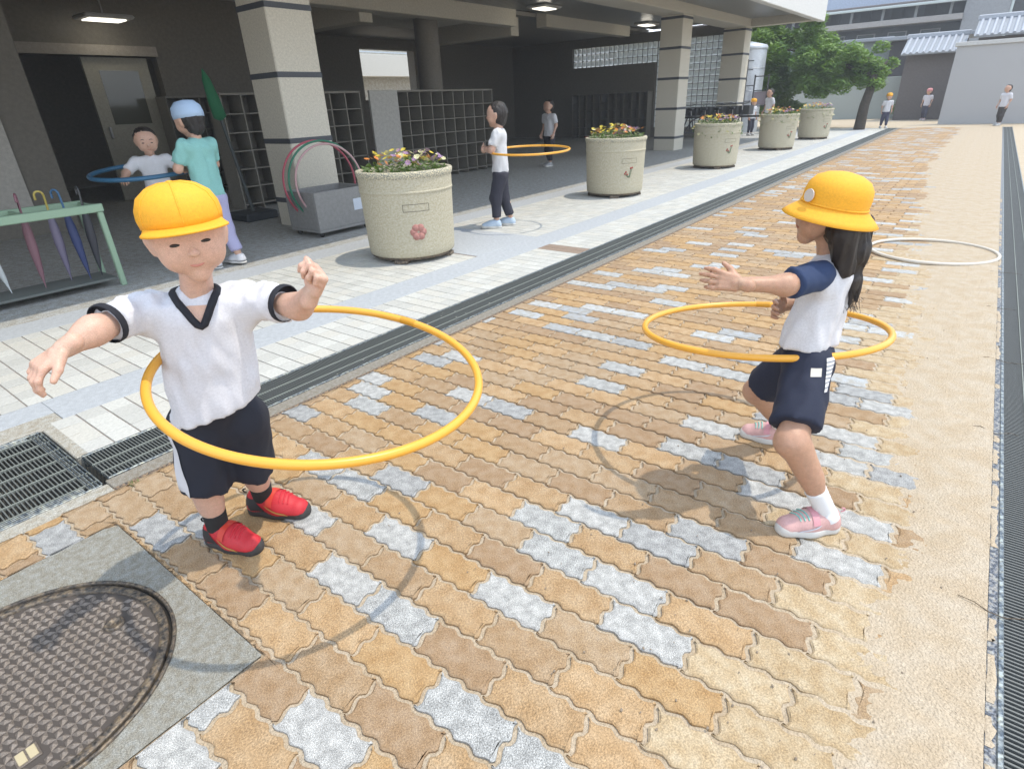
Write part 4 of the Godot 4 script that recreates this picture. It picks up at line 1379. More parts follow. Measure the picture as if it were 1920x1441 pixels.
func porch_things() -> void:
	locker("shoe_locker", Vector3(-8.1, 0, -5.55), 2.3, 1.45, 8, 6, PI / 2, "dark open shoe locker behind the nearest banded column", "shoe lockers under the porch")
	locker("shoe_locker", Vector3(-8.1, 0, -8.75), 2.6, 1.45, 9, 6, PI / 2, "dark open shoe locker beyond the white partition board", "shoe lockers under the porch")
	locker("shoe_locker", Vector3(-10.7, 0, -5.7), 1.6, 1.5, 6, 6, PI / 2, "dark open shoe locker beside the glazed door", "shoe lockers under the porch")
	locker("shoe_locker", Vector3(-10.3, 0, -18.9), 2.8, 1.35, 10, 5, 0.0, "dark open shoe locker under the strip of glass blocks", "shoe lockers under the porch")
	var b := thing("partition_board", Vector3(-8.0, 0, -7.1), "plain white partition board standing between two shoe lockers", "board")
	obj("board", box_mesh(Vector3(-0.02, 0.12, -0.3), Vector3(0.02, 1.48, 0.3), 0.004), mat("board", Color(0.40, 0.39, 0.36), "fine", 1.0, 0.7), b)
	for s in [-0.26, 0.26]: obj("leg", box_mesh(Vector3(-0.12, 0, s - 0.015), Vector3(0.12, 0.12, s + 0.015), 0.003), plain("board_leg", Color(0.2, 0.2, 0.2), 0.6), b)
	# white parapet and wall of the yard behind, seen through the opening in the back wall
	var w := thing("rear_wing", Vector3(-22.3, 0, -21), "white balcony parapet of the rear wing seen through the porch opening", "building")
	obj("parapet", box_mesh(Vector3(-0.3, 2.5, -6), Vector3(0.3, 3.35, 6), 0.01), mat("parapet", Color(0.6, 0.6, 0.57), "fine", 3.0, 0.8), w)
	obj("wall", box_mesh(Vector3(-0.8, -0.03, -6), Vector3(-0.4, 4.6, 6)), mat("wing_wall", Color(0.40, 0.39, 0.35), "concrete", 0.6, 0.85), w)
	obj("rail", box_mesh(Vector3(0.1, 3.42, -6), Vector3(0.14, 3.47, 6)), plain("wing_rail", Color(0.5, 0.55, 0.6), 0.4, 0.6), w)
	# red-brown bench
	var bn := thing("bench", Vector3(-7.3, 0, -13.3), "low red brown bench beside the far banded column", "bench", "", 0.0)
	obj("seat", box_mesh(Vector3(-0.22, 0.40, -0.6), Vector3(0.22, 0.44, 0.6), 0.006), mat("bench", Color(0.22, 0.07, 0.045), "stone", 2.0, 0.6), bn)
	for z in [-0.5, 0.5]: obj("leg", box_mesh(Vector3(-0.18, 0, z - 0.02), Vector3(0.18, 0.40, z + 0.02), 0.004), plain("bench_leg", Color(0.12, 0.14, 0.13), 0.6), bn)
	# pale green umbrella rack with umbrellas
	var rk := thing("umbrella_rack", Vector3(-5.55, 0, -1.2), "pale green steel umbrella rack in the porch shade", "rack")
	var gm := plain("rack_green", Color(0.25, 0.36, 0.25), 0.5)
	for x in [-0.2, 0.2]:
		obj("rail", box_mesh(Vector3(x - 0.02, 0.58, -0.55), Vector3(x + 0.02, 0.64, 0.9), 0.006), gm, rk)
		for z in [-0.52, 0.86]: obj("leg", box_mesh(Vector3(x - 0.019, 0, z - 0.02), Vector3(x + 0.019, 0.579, z + 0.02), 0.005), gm, rk)
	for z in [-0.52, -0.06, 0.40, 0.86]: obj("cross_rail", box_mesh(Vector3(-0.179, 0.59, z - 0.012), Vector3(0.179, 0.63, z + 0.012), 0.003), gm, rk)
	obj("tray", box_mesh(Vector3(-0.17, 0.05, -0.5), Vector3(0.17, 0.07, 0.84), 0.004), plain("tray", Color(0.12, 0.13, 0.12), 0.6), rk)
	for e in [[0.05, -0.35, Color(0.03, 0.045, 0.13), Color(0.05, 0.13, 0.24), "dark blue folded umbrella standing in the pale green rack"], [-0.06, -0.25, Color(0.17, 0.15, 0.22), Color(0.42, 0.33, 0.08), "lilac folded umbrella with a yellow crook in the pale green rack"], [0.02, -0.05, Color(0.20, 0.10, 0.12), Color(0.2, 0.08, 0.1), "dark red folded umbrella standing in the pale green rack"], [-0.05, 0.15, Color(0.55, 0.58, 0.58), Color(0.6, 0.6, 0.6), "clear whitish folded umbrella standing in the pale green rack"], [0.06, 0.3, Color(0.02, 0.20, 0.13), Color(0.02, 0.2, 0.13), "bright green folded umbrella standing in the pale green rack"], [0.0, -0.45, Color(0.05, 0.05, 0.06), Color(0.05, 0.05, 0.05), "black folded umbrella standing in the pale green rack"]]:
		var u := thing("umbrella", Vector3(-5.55 + e[0], 0.07, -1.2 + e[1]), e[4], "umbrella", "umbrellas in the rack")
		u.rotation = Vector3(0.1 * sin(e[1] * 9.0), e[1] * 7.0, 0.09 * cos(e[1] * 5.0))
		var st := mb()
		lathe(st, [Vector2(0.003, 0.0), Vector2(0.006, 0.04), Vector2(0.018, 0.12), Vector2(0.032, 0.3), Vector2(0.03, 0.42), Vector2(0.02, 0.5), Vector2(0.008, 0.52)], 10)
		obj("canopy", done(st), plain("um" + e[4].left(9), e[2], 0.6), u)
		var path := [Vector3(0, 0.5, 0), Vector3(0, 0.66, 0)]
		for i in 8: path.append(Vector3(0.028 - 0.028 * cos(PI * i / 7.0), 0.66 + 0.03 * sin(PI * i / 7.0), 0))
		path.append(Vector3(0.056, 0.63, 0))
		obj("crook", tube_mesh(path, 0.008, 8), plain("cr" + e[4].left(9), e[3], 0.4), u)
	# closed green parasol on a dark stand
	var ps := thing("parasol", Vector3(-7.3, 0, -4.05), "tall closed green parasol leaning on a dark base under the porch", "parasol")
	obj("base", box_mesh(Vector3(-0.22, 0, -0.22), Vector3(0.22, 0.1, 0.22), 0.02), plain("ps_base", Color(0.03, 0.035, 0.04), 0.6), ps)
	obj("pole", tube_mesh([Vector3(0, 0.1, 0), Vector3(-0.10, 1.3, 0.10)], 0.02, 10), plain("ps_pole", Color(0.05, 0.06, 0.06), 0.5), ps)
	var cloth := mb()
	for i in 1:
		var b2 := Basis(Vector3.RIGHT, 0.10) * Basis(Vector3.BACK, 0.10)
		lathe(cloth, [Vector2(0.02, 0.0), Vector2(0.075, 0.05), Vector2(0.07, 0.3), Vector2(0.045, 0.62), Vector2(0.012, 0.75), Vector2(0, 0.78)], 12, Transform3D(b2 * Basis.from_scale(Vector3(1, 0.72, 1)), Vector3(-0.09, 1.16, 0.09)))
	obj("canopy", done(cloth), plain("ps_green", Color(0.02, 0.16, 0.07), 0.8), ps)
	# box cart with hoops in front of the column
	var ct := thing("hoop_box", Vector3(-5.62, 0, -4.02), "grey storage box with hoops standing in it beside the nearest column", "box")
	var bm := mat("hoopbox", Color(0.24, 0.235, 0.225), "fine", 1.2, 0.7)
	for e in [[Vector3(-0.26, 0.05, -0.36), Vector3(0.26, 0.08, 0.36)], [Vector3(-0.26, 0.081, -0.36), Vector3(-0.235, 0.46, 0.36)], [Vector3(0.235, 0.081, -0.36), Vector3(0.26, 0.46, 0.36)], [Vector3(-0.2349, 0.081, -0.36), Vector3(0.2349, 0.46, -0.335)], [Vector3(-0.2349, 0.081, 0.335), Vector3(0.2349, 0.46, 0.36)]]: obj("panel", box_mesh(e[0], e[1], 0.004), bm, ct)
	for x in [-0.2, 0.2]:
		for z in [-0.3, 0.3]:
			var st := mb()
			lathe(st, [Vector2(0, -0.012), Vector2(0.025, -0.012), Vector2(0.025, 0.012), Vector2(0, 0.012)], 14, Transform3D(Basis(Vector3.BACK, PI / 2), Vector3(x, 0.025, z)))
			obj("caster", done(st), plain("caster", Color(0.04, 0.04, 0.04), 0.6), ct)
	obj("label_plate", box_mesh(Vector3(0.2601, 0.22, -0.25), Vector3(0.264, 0.34, -0.12), 0.001), plain("plate", Color(0.5, 0.55, 0.62), 0.5), ct)
	for e in [[-0.05, 0.43, Color(0.40, 0.07, 0.10), "pink hoop standing upright in the grey storage box"], [0.05, 0.47, Color(0.02, 0.16, 0.09), "dark green hoop standing upright in the grey storage box"], [0.12, 0.40, Color(0.45, 0.28, 0.28), "pale rose hoop standing upright in the grey storage box"]]:
		tag(obj(numbered("hoop"), tube_mesh(circle(Vector3(-5.62 + e[0], 0.09 + 0.43, -4.02 + 0.03), Vector3(1, 0.06, 0.15), e[1] - 0.015 if e[1] < 0.43 else 0.415, 64), 0.011, 10, true), plain("hp" + e[3].left(6), e[2], 0.35), self), e[3], "hoop", "hoops in the storage box")

# ---------------------------------------------------------------- planters
func planter(at: Vector3, i: int, label: String, flabel: String) -> void:
	var o := thing("planter", at, label, "planter", "round planters along the porch")
	var clay := mat("planter", Color(0.50, 0.455, 0.335), "concrete", 4.5, 0.9, "n_rough", 1.3)
	var rough := mat("planter_foot", Color(0.16, 0.13, 0.10), "dirt", 4.0, 0.95, "n_rough", 1.2)
	obj("pot", lathe_mesh([Vector2(0.3168, 0.055), Vector2(0.3168, 0.055), Vector2(0.3696, 0.055), Vector2(0.3763, 0.065), Vector2(0.3821, 0.12), Vector2(0.3955, 0.55), Vector2(0.3974, 0.575), Vector2(0.3974, 0.575), Vector2(0.4022, 0.578), Vector2(0.4027, 0.592), Vector2(0.3984, 0.596), Vector2(0.3984, 0.596), Vector2(0.4003, 0.69)], 72), clay, o)
	obj("rim", lathe_mesh([Vector2(0.4003, 0.69), Vector2(0.4099, 0.705), Vector2(0.4128, 0.735), Vector2(0.407, 0.745), Vector2(0.3792, 0.747), Vector2(0.3725, 0.74), Vector2(0.3686, 0.66)], 72), mat("planter_rim", Color(0.44, 0.41, 0.315), "dirt", 6.0, 0.95, "n_rough", 1.5), o)
	obj("soil", lathe_mesh([Vector2(0.3706, 0.672), Vector2(0.192, 0.69), Vector2(0, 0.695)], 40), mat("soil_pot", Color(0.05, 0.035, 0.025), "dirt", 5.0, 0.95, "n_rough", 1.5), o)
	obj("base_ring", lathe_mesh([Vector2(0.288, 0.03), Vector2(0.3504, 0.03), Vector2(0.3552, 0.0545)], 48), rough, o)
	for k in 4:
		var b := Basis(Vector3.UP, 0.5 + PI / 2 * k)
		var st := mb()
		box(st, Vector3(-0.06, -0.001, 0.27), Vector3(0.06, 0.0299, 0.365), 0.006, Transform3D(b, Vector3.ZERO))
		obj("foot", done(st), rough, o)
	# an engraved name plate and a painted flower sprig on the side that faces the road
	var dirv := atan2(0.55, 0.83)
	var bend := func(x: float, y: float, r: float) -> Vector3:
		var w := dirv - x / 0.41
		return Vector3(cos(w) * r, y, sin(w) * r)
	var pl := mb()
	for s in [[-0.115, 0.115, 0.492, 0.496], [-0.115, 0.115, 0.436, 0.440], [-0.115, -0.111, 0.440, 0.492], [0.111, 0.115, 0.440, 0.492]]:
		var n := 10
		pl.set_smooth_group(1)
		for k in n:
			var x0 := lerpf(s[0], s[1], float(k) / n)
			var x1 := lerpf(s[0], s[1], float(k + 1) / n)
			quad(pl, bend.call(x0, s[2], 0.3965), bend.call(x1, s[2], 0.3965), bend.call(x1, s[3], 0.397), bend.call(x0, s[3], 0.397))
	obj("plate_outline", done(pl), plain("engraved", Color(0.12, 0.11, 0.09), 0.9), o)
	var red := plain("petal_red", Color(0.32, 0.05, 0.04), 0.7)
	var green := plain("sprig", Color(0.10, 0.17, 0.09), 0.7)
	if i == 0:
		var dot := mb()
		for k in 6:
			var c: Vector3 = bend.call(0.0 + 0.04 * cos(TAU * k / 6), 0.27 + 0.04 * sin(TAU * k / 6), 0.388)
			lathe(dot, [Vector2(0.033, -0.004), Vector2(0.028, 0.006), Vector2(0, 0.008)], 12, Transform3D(Basis(Vector3.UP, -dirv) * Basis(Vector3.BACK, -PI / 2), c))
		obj("flower_relief", done(dot), mat("relief", Color(0.42, 0.20, 0.17), "concrete", 4.0, 0.9), o)
	else:
		for e in [[-0.05, 0.33, -0.02, 0.27], [0.02, 0.375, 0.0, 0.26], [0.045, 0.38, 0.01, 0.26], [-0.03, 0.30, 0.0, 0.255], [-0.065, 0.31, -0.02, 0.26]]:
			var st := mb()
			lathe(st, [Vector2(0.012, -0.002), Vector2(0.010, 0.004), Vector2(0, 0.006)], 10, Transform3D(Basis(Vector3.UP, -dirv + e[0] / 0.41) * Basis(Vector3.BACK, -PI / 2), bend.call(e[0], e[1], 0.3925)))
			obj("painted_blossom", done(st), red, o)
			obj("painted_stem", tube_mesh([bend.call(e[0], e[1] - 0.012, 0.3918), bend.call(lerpf(e[0], e[2], 0.5), lerpf(e[1], e[3], 0.45), 0.3912), bend.call(e[2], e[3], 0.3905)], 0.003, 5), green, o)
	# flowers
	var p := thing("flower_clump", at + Vector3(0, 0.68, 0), flabel, "flowers", "flowers in the planters")
	var g := RandomNumberGenerator.new()
	g.seed = 100 + i
	var leaves := mb()
	leaves.set_smooth_group(-1)
	for k in 520:
		var w := g.randf() * TAU
		var rr := 0.37 * sqrt(g.randf())
		if i >= 2 and k % 6 == 0: rr = 0.42
		var c := Vector3(cos(w) * rr, g.randf_range(0.0, 0.14) * (1.1 - rr), sin(w) * rr)
		if rr > 0.4: c.y = g.randf_range(-0.16, 0.06)
		var b := Basis.from_euler(Vector3(g.randf_range(-0.9, 0.5), g.randf() * TAU, g.randf_range(-0.6, 0.6)))
		var s := g.randf_range(0.018, 0.036)
		var q := [Vector3(-s * 0.4, 0, 0), Vector3(0, s * 0.12, -s), Vector3(s * 0.4, 0, 0), Vector3(0, s * 0.1, s)]
		for v in [q[0], q[1], q[2], q[0], q[2], q[3]]: leaves.add_vertex(c + b * v)
	var lm := plain("flower_leaf", Color(0.075, 0.12, 0.03), 0.6)
	lm.backlight_enabled = true
	lm.backlight = Color(0.3, 0.4, 0.1)
	obj("foliage", done(leaves), lm, p)
	for kind in [[Color(0.62, 0.50, 0.05), "yellow"], [Color(0.60, 0.20, 0.03), "orange"], [Color(0.62, 0.58, 0.33), "cream"], [Color(0.28, 0.16, 0.30), "mauve"]]:
		var st := mb()
		st.set_smooth_group(-1)
		for k in (34 if kind[1] == "yellow" else 22):
			var w := g.randf() * TAU
			var rr := 0.36 * sqrt(g.randf())
			if kind[1] == "yellow": w = g.randf_range(2.6, 5.2)
			if kind[1] == "mauve": w = g.randf_range(-0.9, 1.2)
			if i >= 2 and k % 3 == 0 and kind[1] in ["yellow", "cream"]: rr = 0.44
			var c := Vector3(cos(w) * rr, 0.10 + g.randf_range(0.0, 0.11) * (1.2 - rr * 1.5), sin(w) * rr)
			if rr > 0.42: c.y = g.randf_range(-0.12, 0.1)
			var b := Basis.from_euler(Vector3(g.randf_range(-0.9, 0.7), g.randf() * TAU, g.randf_range(-0.7, 0.7)))
			for m in 5:
				var a := TAU * m / 5.0
				var d := Vector3(cos(a), 0.35, sin(a)) * 0.022
				var sd := Vector3(-sin(a), 0, cos(a)) * 0.013
				for v in [Vector3.ZERO, d + sd, d - sd]: st.add_vertex(c + b * v)
		var pm := plain("petal_" + kind[1], kind[0], 0.6)
		pm.backlight_enabled = true
		pm.backlight = Color(0.4, 0.4, 0.3)
		obj("%s_blossoms" % kind[1], done(st), pm, p)

# ---------------------------------------------------------------- bicycles
func bicycle() -> Node3D:
	var o := thing("bicycle", Vector3.ZERO, "", "bicycle", "bicycles parked by the glass blocks")
	var black := plain("bike_black", Color(0.02, 0.02, 0.022), 0.4)
	var metal := plain("bike_metal", Color(0.4, 0.4, 0.4), 0.3, 0.9)
	for x in [-0.48, 0.48]:
		var w := obj("wheel", tube_mesh(circle(Vector3(x, 0.31, 0), Vector3(0, 0, 1), 0.295, 40), 0.018, 8, true), black, o)
		obj("rim", tube_mesh(circle(Vector3(x, 0.31, 0), Vector3(0, 0, 1), 0.27, 40), 0.008, 6, true), metal, w)
		var st := mb()
		for k in 14: tube(st, [Vector3(x, 0.31, 0), Vector3(x + 0.27 * cos(TAU * k / 14), 0.31 + 0.27 * sin(TAU * k / 14), 0)], 0.0015, 4)
		obj("spokes", done(st), metal, w)
	var fr := mb()
	for e in [[Vector3(0.40, 0.78, 0), Vector3(0.03, 0.30, 0)], [Vector3(-0.14, 0.72, 0), Vector3(0.03, 0.30, 0)], [Vector3(0.38, 0.70, 0), Vector3(-0.10, 0.58, 0)], [Vector3(-0.48, 0.31, 0.04), Vector3(0.03, 0.29, 0.02)], [Vector3(-0.48, 0.31, 0.04), Vector3(-0.11, 0.6, 0.015)], [Vector3(0.40, 0.80, 0), Vector3(0.48, 0.31, 0)]]: tube(fr, e, 0.016, 8)
	obj("frame", done(fr), black, o)
	obj("saddle", nets([[saddle(), 0.01]]), black, o)
	obj("seat_post", tube_mesh([Vector3(-0.14, 0.70, 0), Vector3(-0.17, 0.84, 0)], 0.012, 8), metal, o)
	var hb := []
	for k in 9:
		var t := lerpf(-1.0, 1.0, k / 8.0)
		hb.append(Vector3(0.39 - 0.16 * t * t, 0.95 + 0.05 * t * t, 0.28 * t))
	obj("handlebar", tube_mesh(hb, 0.012, 8), metal, o)
	obj("stem", tube_mesh([Vector3(0.40, 0.79, 0), Vector3(0.39, 0.955, 0)], 0.013, 8), metal, o)
	obj("chain_guard", box_mesh(Vector3(-0.3, 0.27, 0.045), Vector3(0.1, 0.36, 0.055), 0.004), black, o)
	var bk := mb()
	box(bk, Vector3(0.46, 0.68, -0.16), Vector3(0.74, 0.70, 0.16), 0.004)
	for e in [[0.46, 0.47, -0.16, 0.16], [0.73, 0.74, -0.16, 0.16]]: box(bk, Vector3(e[0], 0.701, e[2]), Vector3(e[1], 0.90, e[3]), 0.003)
	for e in [-0.16, 0.15]: box(bk, Vector3(0.471, 0.701, e), Vector3(0.729, 0.90, e + 0.01), 0.003)
	obj("basket", done(bk), plain("basket", Color(0.06, 0.06, 0.06), 0.5), o)
	return o

func saddle() -> Field:
	var f := Field.new()
	f.k = 0.04
	f.cap(Vector3(-0.25, 0.86, -0.05), 0.035, Vector3(-0.25, 0.86, 0.05), 0.035)
	f.cap(Vector3(-0.22, 0.865, 0), 0.035, Vector3(-0.06, 0.87, 0), 0.02)
	return f

# ---------------------------------------------------------------- trees and the far side
func leafy(count: int, size: float, blobs: Array, s: int, squash := 0.5) -> ArrayMesh:
	var g := RandomNumberGenerator.new()
	g.seed = s
	var vs := PackedVector3Array()
	var total := 0.0
	for b in blobs: total += pow(b[1], 2.0)
	for b in blobs:
		var n := int(count * pow(b[1], 2.0) / total)
		for i in n:
			var d: Vector3 = Vector3(g.randfn(), g.randfn(), g.randfn()).normalized() * b[1] * pow(g.randf(), 0.35)
			d.y *= squash
			var c: Vector3 = b[0] + d
			var t := Basis.from_euler(Vector3(g.randf_range(-0.7, 0.7), g.randf() * TAU, g.randf_range(-0.7, 0.7)))
			var l := size * g.randf_range(0.6, 1.4)
			var q := [Vector3(-l * 0.35, 0, 0), Vector3(0, 0.05 * l, -l), Vector3(l * 0.35, 0, 0), Vector3(0, 0.05 * l, l * 0.8)]
			for v in [q[0], q[1], q[2], q[0], q[2], q[3]]: vs.append(c + t * v)
	var st := mb()
	st.set_smooth_group(-1)
	for v in vs: st.add_vertex(v)
	return done(st)

func leaf_mat(key: String, c: Color) -> StandardMaterial3D:
	var m := plain(key, c, 0.6)
	m.backlight_enabled = true
	m.backlight = Color(0.35, 0.45, 0.12)
	return m

func far_side() -> void:
	var g := RandomNumberGenerator.new()
	g.seed = 44
	# the tree by the end of the porch
	var t := thing("leafy_tree", Vector3(-3.35, 0, -23.4), "broad green leafy tree with a leaning dark trunk at the end of the porch", "tree")
	var bark := mat("bark", Color(0.055, 0.045, 0.035), "dirt", 2.0, 0.95)
	var tr := mb()
	tube(tr, [Vector3(0.02, -0.05, 0.7), Vector3(0.04, 0.7, 0.7), Vector3(0.14, 1.4, 0.6), Vector3(0.0, 1.85, 0.3), Vector3(-0.6, 2.2, 0)], [0.17, 0.14, 0.12, 0.09, 0.05], 10)
	tube(tr, [Vector3(0.12, 1.5, 0.55), Vector3(-0.9, 1.9, 0.2), Vector3(-2.0, 2.3, 0.0), Vector3(-3.0, 2.5, -0.2)], [0.08, 0.06, 0.04, 0.02], 8)
	tube(tr, [Vector3(0.12, 1.5, 0.55), Vector3(0.35, 1.9, 0.2)], [0.08, 0.03], 8)
	obj("trunk", done(tr), bark, t)
	var blobs := []
	for i in 75:
		var p := Vector3(g.randf_range(-4.3, -1.5), g.randf_range(1.3, 3.7), g.randf_range(-1.6, 0.7))
		if p.x > -1.9 and p.y > 2.7: p.y -= 0.7
		blobs.append([p, g.randf_range(0.26, 0.5)])
	for i in 46: blobs.append([Vector3(g.randf_range(-2.0, 0.35), g.randf_range(1.1, 2.35), g.randf_range(-1.0, 0.9)), g.randf_range(0.22, 0.4)])
	for i in 22: blobs.append([Vector3(g.randf_range(-4.0, -2.3), g.randf_range(0.6, 1.6), g.randf_range(-1.6, -0.2)), g.randf_range(0.28, 0.45)])
	obj("crown", leafy(52000, 0.085, blobs, 4, 0.75), leaf_mat("leaf_a", Color(0.115, 0.20, 0.035)), t)
	# round white tank with a ladder
	var k := thing("water_tank", Vector3(-6.78, 0, -21.9), "round pale metal storage tank beyond the last porch column", "tank")
	obj("shell", lathe_mesh([Vector2(0.5, 0), Vector2(0.5, 2.42), Vector2(0.5, 2.42), Vector2(0.52, 2.43), Vector2(0.52, 2.5), Vector2(0.48, 2.56), Vector2(0, 2.68)], 48), mat("tank", Color(0.55, 0.58, 0.62), "fine", 0.8, 0.35, "", 1.0, 0.3), k)
	for y in [0.6, 1.25, 1.9]: obj("hoop_seam", tube_mesh(circle(Vector3(0, y, 0), Vector3.UP, 0.502, 40), 0.012, 6, true), plain("tank_seam", Color(0.4, 0.42, 0.44), 0.4, 0.5), k)
	var ld := thing("ladder_frame", Vector3(-6.32, 0, -21.2), "dark ladder frame with a notice panel in front of the pale tank", "frame")
	for x in [-0.28, 0.0, 0.42]: obj("post", box_mesh(Vector3(x - 0.02, 0, -0.02), Vector3(x + 0.02, 2.15 if x < -0.1 else 1.7, 0.02), 0.004), plain("ladder", Color(0.06, 0.06, 0.065), 0.6), ld)
	for y in [0.5, 0.95, 1.4, 1.85, 2.1]: obj("rung", box_mesh(Vector3(-0.26, y - 0.012, -0.012), Vector3(-0.02 if y < 1.75 else -0.1, y + 0.012, 0.012)), plain("ladder", Color.BLACK), ld)
	for y in [0.8, 1.25, 1.65]: obj("cross_bar", box_mesh(Vector3(0.021, y - 0.014, -0.014), Vector3(0.399, y + 0.014, 0.014)), plain("ladder", Color.BLACK), ld)
	obj("panel", box_mesh(Vector3(0.024, 0.83, -0.03), Vector3(0.396, 1.22, -0.02)), plain("notice", Color(0.30, 0.26, 0.30), 0.7), ld)
	# garden wall
	var w := thing("garden_wall", Vector3(1.6, 0, -25.5), "tall pale grey rendered wall with a coping at the end of the yard", "wall")
	obj("render", box_mesh(Vector3(-3.03, -0.05, -0.12), Vector3(7, 2.24, 0.12)), mat("render", Color(0.40, 0.40, 0.405), "fine", 3.5, 0.85, "n_fine", 0.3), w)
	obj("coping", box_mesh(Vector3(-3.09, 2.241, -0.17), Vector3(7, 2.36, 0.17), 0.01), mat("coping", Color(0.50, 0.50, 0.49), "fine", 0.9, 0.8), w)
	# tiled roofs behind it
	for e in [[Vector3(2.4, 0, -28.6), 7.2, 2.62, 3.15, "low house with a grey ribbed tile roof behind the garden wall", 3.6], [Vector3(-2.35, 0, -28.9), 1.9, 2.35, 2.75, "small outbuilding with a grey ribbed tile roof beside the garden wall", 1.0]]:
		var h := thing("tiled_house", e[0], e[4], "house", "houses behind the yard")
		var wd: float = e[1]
		obj("wall", box_mesh(Vector3(-wd / 2 + 0.15, -0.05, -2), Vector3(wd / 2 - 0.15, e[2] - 0.02, 0.0)), mat("house_wall", Color(0.12, 0.105, 0.10), "fine", 0.7, 0.8), h)
		var rf := mb()
		box(rf, Vector3(-wd / 2, 0, 0), Vector3(wd / 2, 0.05, 1.35), 0.0, Transform3D(Basis(Vector3.RIGHT, 0.42), Vector3(0, e[3], -0.85)))
		obj("roof", done(rf), mat("roof", Color(0.26, 0.28, 0.31), "fine", 1.0, 0.5), h)
		var rb := mb()
		var n := int(wd / 0.2)
		for i in n:
			var x := -wd / 2 + 0.1 + i * 0.2
			tube(rb, [Vector3(x, e[3] + 0.06, -0.85), Vector3(x, e[3] + 0.06 - sin(0.42) * 1.36, -0.85 + cos(0.42) * 1.36)], 0.05, 8)
		var tiles := obj("ridge_tiles", done(rb), mat("roof_tile", Color(0.36, 0.38, 0.42), "fine", 2.0, 0.45), h)
		tiles.set_meta("kind", "stuff")
		obj("ridge", box_mesh(Vector3(-wd / 2 - 0.05, e[3] + 0.03, -1.0), Vector3(wd / 2 + 0.05, e[3] + 0.2, -0.8), 0.03), mat("roof_tile", Color.BLACK, "fine", 1.0), h)
		if e[5] > 2.0:
			for x in [-2.6, -0.9, 0.8, 2.4]:
				var win := obj("window", box_mesh(Vector3(x, 1.0, 0.001), Vector3(x + 0.9, 2.0, 0.05), 0.004), plain("win_frame", Color(0.25, 0.25, 0.25), 0.5), h)
				obj("pane", box_mesh(Vector3(x + 0.06, 1.06, 0.051), Vector3(x + 0.84, 1.94, 0.06)), plain("far_pane", Color(0.05, 0.065, 0.07), 0.08), win)
	# dark house left of the wall
	var dh := thing("dark_house", Vector3(-3.1, 0, -32.5), "dark timbered house with a pale window behind the hedge", "house", "houses behind the yard")
	obj("wall", box_mesh(Vector3(-1.1, -0.05, -2), Vector3(1.5, 2.9, 0)), mat("timber", Color(0.055, 0.05, 0.055), "fine", 0.7, 0.7), dh)
	obj("roof", box_mesh(Vector3(-1.4, 2.901, -2.2), Vector3(1.8, 3.05, 0.45), 0.02), mat("roof", Color.BLACK, "fine", 1.0), dh)
	var wn := obj("window", box_mesh(Vector3(0.1, 1.5, 0.001), Vector3(0.8, 2.5, 0.05)), plain("win_frame", Color(0.25, 0.25, 0.25), 0.5), dh)
	obj("pane", box_mesh(Vector3(0.15, 1.55, 0.051), Vector3(0.75, 2.45, 0.06)), plain("pale_pane", Color(0.18, 0.22, 0.23), 0.1), wn)
	var gh := thing("grey_house", Vector3(-5.8, 0, -33.5), "pale grey green house beyond the leafy tree", "house", "houses behind the yard")
	obj("wall", box_mesh(Vector3(-2.6, -0.05, -2), Vector3(1.55, 3.0, 0)), mat("grey_house", Color(0.24, 0.28, 0.29), "fine", 0.7, 0.8), gh)
	obj("roof", box_mesh(Vector3(-2.8, 3.001, -2.2), Vector3(1.58, 3.14, 0.35), 0.02), mat("roof", Color.BLACK, "fine", 1.0), gh)
	for x in [-2.0, -0.8, 0.4]:
		var gwn := obj("window", box_mesh(Vector3(x, 1.5, 0.001), Vector3(x + 0.7, 2.4, 0.05)), plain("win_frame", Color.BLACK), gh)
		obj("pane", box_mesh(Vector3(x + 0.05, 1.55, 0.051), Vector3(x + 0.65, 2.35, 0.06)), plain("pale_pane", Color.BLACK), gwn)
	# low wall and hedge
	var lw := thing("low_wall", Vector3(-4.6, 0, -30.6), "low pale green wall behind the clipped hedge", "wall")
	obj("wall", box_mesh(Vector3(-4, -0.05, -0.1), Vector3(3.0, 1.55, 0.1), 0.01), mat("low_wall", Color(0.34, 0.37, 0.35), "fine", 3.0, 0.85), lw)
	var hg := thing("clipped_hedge", Vector3(-2.55, 0, -29.9), "yellow green clipped hedge at the end of the yard", "hedge")
	var hb := []
	for i in 26: hb.append([Vector3(g.randf_range(-0.75, 0.75), g.randf_range(0.15, 0.85), g.randf_range(-0.25, 0.25)), g.randf_range(0.18, 0.3)])
	obj("foliage", leafy(5000, 0.05, hb, 9, 0.9), leaf_mat("leaf_b", Color(0.13, 0.15, 0.02)), hg)
	var stems := mb()
	for i in 6: tube(stems, [Vector3(-0.6 + 0.24 * i, 0, 0), Vector3(-0.6 + 0.24 * i, 0.7, 0)], 0.015, 5)
	obj("stems", done(stems), bark, hg)
	# apartment block
	var ab := thing("apartment_block", Vector3(-5, 0, -41), "long dark apartment block with balcony slabs behind the houses", "building")
	var dk := mat("ab_wall", Color(0.075, 0.078, 0.085), "fine", 0.5, 0.8)
	obj("wall", box_mesh(Vector3(-12, -0.05, -8), Vector3(10, 4.98, -1.0)), dk, ab)
	obj("eave", box_mesh(Vector3(-12, 4.981, -8), Vector3(2.6, 5.10, 0.3), 0.02), mat("ab_eave", Color(0.14, 0.12, 0.115), "fine", 0.6, 0.7), ab)
	obj("roof_storey", box_mesh(Vector3(-12, 5.101, -9), Vector3(2.6, 8.0, -3.0)), mat("roof_storey", Color(0.36, 0.42, 0.52), "fine", 0.6, 0.6), ab)
